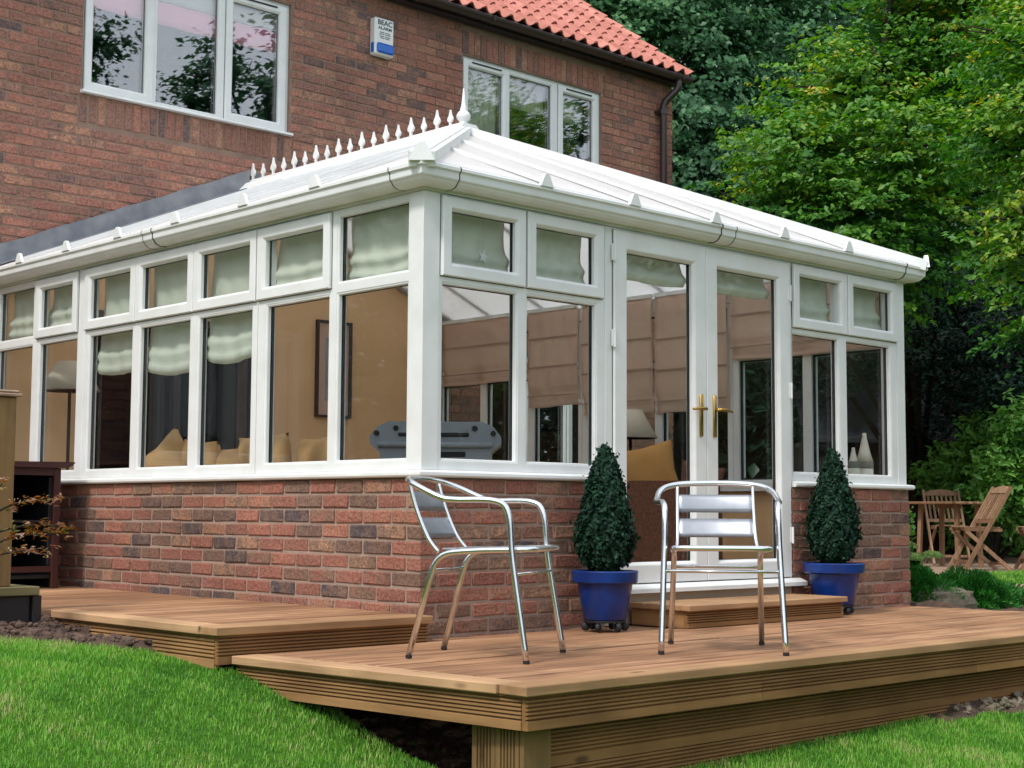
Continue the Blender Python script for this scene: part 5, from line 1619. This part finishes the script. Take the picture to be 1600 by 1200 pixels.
# teak folding chairs and table
def folding_chair(loc, rz_, label):
    t = thing('folding_chair', label, 'chair', (0, 0, 0), 'teak folding chairs on the patio')
    for s in (-1, 1):
        m = MB(); m.bar((s * .215, -.30, .90), (s * .215, .24, .002), .024, .042, (0, 1, 0)); m.build('stile', TEAKM, t)
        m = MB(); m.bar((s * .185, .20, .425), (s * .185, -.30, .002), .022, .040, (0, 1, 0)); m.build('leg', TEAKM, t)
        m = MB(); m.bar((s * .185, -.20, .435), (s * .185, .225, .445), .022, .034); m.build('seat_rail', TEAKM, t)
    P = lambda z: -.30 + (.90 - z) * .54 / .898
    m = MB(); top = [(-.20, .835), (-.20, .875), (-.10, .905), (0, .915), (.10, .905), (.20, .875), (.20, .835)]
    m.extr(top, 1, -.012, .012); m.v = [(x, y + P(z) + .0, z) for x, y, z in m.v]; m.build('top_rail', TEAKM, t)
    m = MB(); m.bar((-.20, P(.53), .53), (.20, P(.53), .53), .02, .04); m.build('lower_rail', TEAKM, t)
    for i in range(7):
        x = -.165 + i * .055
        m = MB(); m.bar((x, P(.838) - .002, .838), (x, P(.552) - .002, .552), .026, .010, (0, 1, 0)); m.build('back_slat', TEAKM, t)
    for i in range(7):
        y = -.19 + i * .060
        m = MB(); m.cham(-.172, .172, y, y + .046, .4535 + i * .0012, .468 + i * .0012, .003); m.build('seat_slat', TEAKM, t)
    m = MB(); m.bar((-.18, -.22, .075), (.18, -.22, .075), .02, .03); m.build('stretcher', TEAKM, t)
    m = MB(); m.bar((-.20, .175, .10), (.20, .175, .10), .02, .03); m.build('stretcher', TEAKM, t)
    t.location = loc; t.rotation_euler = (0, 0, rz_)
    return t
def copy_thing(o, loc, rz_, label):
    c = o.copy(); COL.objects.link(c)
    for ch in list(o.children):
        d = ch.copy(); COL.objects.link(d); d.parent = c
    c.location = loc; c.rotation_euler = (0, 0, rz_); c['label'] = label
    return c
PZ = .006
fc = folding_chair((12.0, 4.27, PZ), math.atan2(.72, -.69), 'teak folding chair with arched slatted back behind the garden table')
copy_thing(fc, (10.32, 2.92, PZ), math.atan2(.80, .60), 'teak folding chair seen side on with crossed legs in front of the shrub')
copy_thing(fc, (11.15, 2.62, PZ), math.atan2(.60, .80), 'teak folding chair cut off by the right edge beyond the shrub')
gt = thing('garden_table', 'teak garden table between the folding chairs', 'table', (10.95, 3.62, PZ))
for i in range(8):
    x0 = -.40 + i * .10
    hw = math.sqrt(max(.01, .44 ** 2 - (x0 + .05) ** 2))
    m = MB(); m.cham(10.95 + x0, 10.95 + x0 + .094, 3.62 - hw, 3.62 + hw, .725, .752, .004); m.build('top_slat', TEAKM, gt)
for a, b in ((-.25, -.25), (.25, -.25), (.25, .25), (-.25, .25)):
    m = MB(); m.bar((10.95 + a, 3.62 + b, PZ + .002), (10.95 + a * .9, 3.62 + b * .9, .722), .045, .045, (0, 1, 0)); m.build('leg', TEAKM, gt)
m = MB(); m.bar((10.7, 3.62, .70), (11.2, 3.62, .70), .03, .045); m.build('apron', TEAKM, gt)

# dark shed under the trees
sh = thing('garden_shed', 'dark low shed with a felt roof under the trees', 'shed', (15.4, 7.2, 0))
ca, sa_ = math.cos(-.76), math.sin(-.76)
TSH = lambda x, y, z: (15.4 + x * ca - y * sa_, 7.2 + x * sa_ + y * ca, z)
m = MB(TSH); m.box(-1.3, .75, -.7, .9, 0, 1.72); m.build('wall', SHEDW, sh)
m = MB(TSH); m.add([(-1.45, -.85, 1.66), (.9, -.85, 1.66), (.55, .2, 2.45), (-1.45, .2, 2.45), (-1.45, -.85, 1.72), (.9, -.85, 1.72), (.55, .2, 2.51), (-1.45, .2, 2.51)],
                   [(0, 3, 2, 1), (4, 5, 6, 7), (0, 1, 5, 4), (1, 2, 6, 5), (2, 3, 7, 6), (3, 0, 4, 7)]); m.build('roof', SHEDM, sh)
for i in range(9):
    m = MB(TSH); m.cham(-1.3 + i * .225, -1.3 + i * .225 + .21, -.715, -.703, .02, 1.64, .003); m.build('cladding_board', SHEDW, sh)

# ------------------------------------------------------------------ trees
def tree(name, label, base, blobs, n, leaf, mat, seed, per=30, spread=.30, flat=.35, bright=.5, inner=.45, aspect=.6, group='trees around the garden', trunk=.16, droop=.12, limbs=True, face=(.8, .5)):
    """trunk and limbs reach into every blob (x, y, z, r) of the crown; leaves hang in layered sprays"""
    rg = np.random.default_rng(seed)
    t = thing(name, label, 'tree', base, group)
    w = np.array([b[3] ** 2.2 for b in blobs]); w /= w.sum()
    Ps, Ns, Rs, Ts = [], [], [], []
    cc = np.mean([b[:3] for b in blobs], 0)
    zmin = min(b[2] - b[3] for b in blobs); zmax = max(b[2] + b[3] for b in blobs)
    for b, wi in zip(blobs, w):
        bc, br = np.array(b[:3]), b[3]
        ns = max(6, int(n * wi / per))
        k = rg.normal(size=(ns, 3)); k /= np.linalg.norm(k, axis=1, keepdims=True); k[:, 2] *= .85
        tone = rg.normal(0, .13)
        rad = br * (1 - inner * rg.uniform(0, 1, ns) ** 1.6) * rg.uniform(.9, 1.12, ns)
        C = bc + k * rad[:, None]
        o = k.copy(); o[:, 2] *= .3; o += (bc - cc) * .08
        o /= np.linalg.norm(o, axis=1, keepdims=True) + 1e-6
        for j in range(ns):
            s = spread * rg.uniform(.6, 1.3)
            d = o[j]; side = np.array([-d[1], d[0], 0]); side /= np.linalg.norm(side) + 1e-6
            a = rg.uniform(-1, 1, per); c_ = rg.normal(0, .42, per) * (1 - .45 * np.abs(a))
            up = rg.normal(0, flat * .28, per) - droop * (a + 1) ** 2 * .5
            Ps.append(C[j] + (d[None] * a[:, None] + side[None] * c_[:, None]) * s + np.array([0, 0, 1]) * (up * s)[:, None])
            Ns.append(np.array([0, 0, face[0]]) + d * face[1] + rg.normal(0, .42, (per, 3)))
            Ts.append(d + side * np.sign(c_)[:, None] * .8)
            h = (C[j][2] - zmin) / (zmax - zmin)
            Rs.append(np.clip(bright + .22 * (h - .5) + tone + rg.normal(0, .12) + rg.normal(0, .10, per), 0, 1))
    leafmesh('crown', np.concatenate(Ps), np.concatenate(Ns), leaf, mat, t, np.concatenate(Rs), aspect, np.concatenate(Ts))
    m = MB()
    B = Vector(base); top = Vector(cc)
    top.z = zmin + (zmax - zmin) * .55
    mid = B.lerp(top, .45) + Vector((rg.normal(0, .12), rg.normal(0, .12), 0))
    tp_ = bez([B, B + Vector((0, 0, .6)) + (mid - B) * .1, mid, top], 5)
    m.tube(tp_, [trunk * (1.25 - 1.1 * i / (len(tp_) - 1)) + .015 for i in range(len(tp_))], 10)
    m.build('trunk', BARK, t, True)
    if limbs:
        m = MB()
        for b in blobs:
            p = Vector(b[:3]); hz = max(B.z + 1.0, p.z - 1.6)
            f = min(.95, max(.15, (hz - B.z) / max(.1, top.z - B.z)))
            s0 = tp_[int(f * (len(tp_) - 1))]
            q = s0.lerp(p, .5) + Vector((rg.normal(0, .12), rg.normal(0, .12), .18))
            e = p + (p - s0).normalized() * b[3] * .6
            m.tube(bez([s0, q, p, e], 5), list(np.linspace(trunk * .38, .008, 16)), 7)
            for _ in range(5):
                v = Vector(rg.normal(size=3)); v.z = abs(v.z) * .3; v.normalize()
                m.tube([p, p + v * b[3] * .5 + Vector((0, 0, .05)), p + v * b[3] * .95], [.018, .011, .004], 5)
        m.build('limb', BARK, t, True)
    return t
beech = [(9.73, 5.32, 4.04, .75), (10.01, 4.95, 4.88, .85), (10.83, 4.77, 5.7, .95), (11.73, 4.51, 6.49, 1.05), (11.9, 3.79, 6.9, 1.0), (10.08, 4.3, 4.02, .85), (10.57, 3.84, 4.77, .9),
         (9.75, 4.84, 3.30, .62), (11.36, 4.52, 3.62, .8), (11.66, 3.48, 5.73, .95), (11.78, 4.06, 4.37, .9), (11.52, 4.54, 8.01, 1.1), (12.45, 3.65, 8.01, 1.2), (10.6, 5.3, 4.6, .9), (9.35, 5.55, 3.45, .45), (10.5, 4.4, 3.2, .55)]
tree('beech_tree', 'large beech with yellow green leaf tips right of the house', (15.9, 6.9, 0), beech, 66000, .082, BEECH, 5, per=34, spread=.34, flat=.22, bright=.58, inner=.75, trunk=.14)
front = [(8.3, 1.2, 4.95, .62), (8.15, 1.35, 4.00, .50), (8.0, .95, 4.15, .62), (7.9, 1.0, 3.20, .50), (8.3, 1.55, 2.95, .42), (8.0, .75, 2.55, .50), (8.25, 1.25, 2.30, .32), (8.0, .35, 4.5, .8), (8.1, .2, 3.3, .8), (8.9, .6, 5.6, 1.0), (9.0, 0.2, 3.9, 1.0)]
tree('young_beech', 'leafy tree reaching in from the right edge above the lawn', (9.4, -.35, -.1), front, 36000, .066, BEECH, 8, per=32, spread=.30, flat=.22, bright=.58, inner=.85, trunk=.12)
dark = [(13.1, 11.22, 9.06, 1.8), (14.12, 10.99, 8.59, 1.7), (15.18, 10.75, 7.98, 1.7), (14.49, 10.2, 6.54, 1.5), (14.99, 9.8, 5.91, 1.3), (16.7, 10.68, 8.04, 1.7), (16.36, 10.83, 9.52, 1.7), (14.7, 10.91, 10.5, 1.8), (17.21, 10.07, 9.07, 1.6), (13.5, 12.05, 10.49, 2), (16.59, 10.43, 11.0, 1.8), (15.59, 10.69, 5.0, 1.5), (17.32, 10.33, 6.0, 1.6), (14.3, 11.3, 4.2, 1.6), (13.2, 11.5, 6.5, 1.6)]
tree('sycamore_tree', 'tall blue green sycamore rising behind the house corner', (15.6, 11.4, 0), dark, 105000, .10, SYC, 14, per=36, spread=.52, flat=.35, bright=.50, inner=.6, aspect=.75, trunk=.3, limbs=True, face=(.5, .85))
backt = [(20.93, 11.93, 10.33, 2.2), (22.02, 10.8, 11.12, 2.2), (24.31, 10.07, 10.66, 2.4), (20.95, 11.59, 13.08, 2.2), (22.46, 10.14, 13.22, 2.4), (24.37, 8.87, 8.53, 2.4), (22.76, 10.41, 8.51, 2.2), (21.47, 11.72, 7.85, 2.2), (22.5, 10.5, 5.4, 2.4), (20.5, 12.2, 5.6, 2.2), (24.5, 9, 5.4, 2.4), (22, 11.5, 3.0, 2.2)]
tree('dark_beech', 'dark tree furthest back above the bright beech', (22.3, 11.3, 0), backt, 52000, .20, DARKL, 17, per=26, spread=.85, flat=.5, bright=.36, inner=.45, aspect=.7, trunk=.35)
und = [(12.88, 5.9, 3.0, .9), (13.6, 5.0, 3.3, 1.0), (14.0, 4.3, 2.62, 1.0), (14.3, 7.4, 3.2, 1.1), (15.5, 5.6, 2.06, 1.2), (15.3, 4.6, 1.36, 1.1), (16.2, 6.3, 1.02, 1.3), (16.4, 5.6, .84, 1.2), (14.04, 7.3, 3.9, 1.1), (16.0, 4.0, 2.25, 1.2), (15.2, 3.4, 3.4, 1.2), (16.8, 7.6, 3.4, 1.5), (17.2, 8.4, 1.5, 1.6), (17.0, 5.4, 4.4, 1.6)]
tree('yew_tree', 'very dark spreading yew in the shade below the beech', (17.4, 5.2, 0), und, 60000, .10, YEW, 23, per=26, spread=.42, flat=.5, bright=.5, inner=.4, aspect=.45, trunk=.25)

# wood closing the view behind the garden, and the trees behind the photographer that the windows mirror
def leaf_bank(name, label, cat, boxes, n, size, mat, seed, bright=.45):
    rg = np.random.default_rng(seed)
    w = np.array([b[3] * b[5] + b[4] * b[5] for b in boxes]); w = w / w.sum()
    Ps, Rs = [], []
    for b, wi in zip(boxes, w):
        k = int(n * wi)
        P = rg.uniform(-1, 1, (k, 3))
        lump = 1 + .25 * np.sin(P[:, 0] * b[3] * 1.1 + seed) * np.sin(P[:, 1] * b[4] * 1.3) + .1 * np.sin(P[:, 0] * b[3] * 3.1)
        Ps.append(np.array(b[:3]) + P * np.array(b[3:6]) * np.stack([np.ones(k), np.ones(k), lump], 1))
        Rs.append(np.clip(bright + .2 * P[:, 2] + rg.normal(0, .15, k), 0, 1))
    P = np.concatenate(Ps)
    o = leafmesh(name, P, rg.normal(size=P.shape) + np.array([-.4, -.4, .5]), size, mat, None, np.concatenate(Rs), .7)
    return tag(o, label, cat, kind='stuff')
leaf_bank('far_woods', 'dark far wood closing the garden behind the house', 'wood', [(27, 19, 4, 9, 3, 5), (32, 8, 4, 3, 10, 5), (32, -9, 3.5, 3, 9, 4.5), (8, 27, 4, 12, 3, 5)], 90000, .58, DARKL, 31, .3)
yard = [(12.0, -18.8, 14.2, 'ash'), (14.6, -18.0, 13.2, 'ash'), (16.8, -17.2, 15.4, 'ash'), (18.8, -16.2, 13.6, 'ash'), (21.6, -14.6, 12.6, 'ash'), (23.6, -12.2, 12.8, 'ash'), (7.0, -21.5, 8.2, 'ash'), (25.5, -7.5, 9.0, 'ash'), (25.0, -1.5, 8.0, 'ash')]
for i, (x, y, h, _) in enumerate(yard):
    rg = random.Random(60 + i); bl = []
    for k in range(9):
        a = k * 2.4; zz = -1 + h * (.35 + .58 * k / 8); rr = (1.9 * (1 - .65 * abs(k / 8 - .3)))
        bl.append((x + rr * math.cos(a) * .8, y + rr * math.sin(a) * .8, zz, 1.15 + .35 * rg.random() - .5 * (k / 8)))
    tree('garden_tree', ['tall tree mirrored in the left pane of the large upper window', 'dark tree mirrored left of centre in the large upper window', 'tallest tree mirrored in the middle pane of the large upper window', 'tree mirrored in the right pane of the large upper window', 'rounded tree mirrored in the smaller upper window', 'dark tree mirrored in the right panes of the smaller upper window', 'smaller tree across the lawn', 'bushy tree across the lawn by the added leaf bank', 'tree at the far side of the lawn'][i],
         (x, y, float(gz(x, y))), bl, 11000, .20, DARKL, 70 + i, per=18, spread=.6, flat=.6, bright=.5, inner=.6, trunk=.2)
leaf_bank('added_leaf_screen', 'tall dark leaf bank added out of view to darken reflections in the lower panes', 'added_leaf_screen', [(16, -24.0, 2.2, 17, 1.2, 3.2), (29, -9, 2.2, 1.2, 16, 3.2), (-16, -14, .6, .8, 12, 1.5)], 95000, .30, YEW, 33, .6)  # unseen leaf bank, made tall and dark to keep sky out of lower-pane reflections
leaf_bank('added_left_bank', 'dense leaf bank added out of view to darken reflections in the side windows', 'wood', [(-15, 20, 3.2, 9, 3, 4.2), (-17, 8, 2.6, 2.5, 12, 3.4)], 42000, .30, YEW, 34, .6)  # unseen leaf bank, made dense so the side panes mirror an even dark

# Japanese maple twigs reaching in at the lower left
mp = thing('japanese_maple', 'orange and green japanese maple twigs in front of the timber post', 'maple', (-1.95, .95, .02))
rg = np.random.default_rng(3)
tw = [((-1.95, .95, .02), (-1.75, 1.05, .50), (-1.55, 1.10, .74)), ((-1.75, 1.05, .50), (-1.52, 1.10, .62), (-1.33, 1.06, .645)), ((-1.75, 1.05, .45), (-1.50, 1.06, .52), (-1.27, 1.02, .52)), ((-1.80, 1.02, .35), (-1.55, 1.04, .47), (-1.32, 1.02, .485)), ((-1.80, 1.02, .35), (-1.6, 1.0, .40), (-1.42, .99, .42))]
m = MB(); Ps, Ts = [], []
for a, b, c in tw:
    L = bez([a, b, c], 8); m.tube(L, list(np.linspace(.008, .002, len(L))), 6)
    for p in L[7:]:
        for _ in range(3):
            q = np.array(p) + rg.normal(0, (.03, .03, .010)); 
            base = rg.normal(0, 1, 3) * (1, 1, .25) + np.array([.5, 0, -.15])
            for s in range(4):
                Ps.append(q + rg.normal(0, .006, 3)); Ts.append(base + rg.normal(0, .6, 3) * (1, 1, .3))
m.build('twig', BARK, mp, True)
Ps, Ts = np.array(Ps), np.array(Ts)
leafmesh('foliage', Ps + Ts / np.linalg.norm(Ts, axis=1, keepdims=True) * .014, np.array([0, 0, 1.]) + rg.normal(0, .35, Ps.shape), .030, MAPLE, mp, np.repeat(rg.uniform(0, 1, len(Ps) // 4), 4), .26, Ts)

# little star hanging in the front top light
m = MB(); cx, cz = .452, 1.885
P5 = [(cx + (.036 if k % 2 == 0 else .014) * math.sin(k * PI / 5 + .2), cz + (.036 if k % 2 == 0 else .014) * math.cos(k * PI / 5 + .2)) for k in range(10)]
m.extr(P5, 1, .066, .071)
stn = thing('star_ornament', 'small white star ornament hanging in the front top light beside the corner', 'ornament', (cx, .068, cz))
m.build('star', ALARMW, stn)
m = MB(); m.tube([(cx, .0685, cz + .03), (cx, .0685, 2.09)], .0008, 4); m.build('thread', VASE, stn)
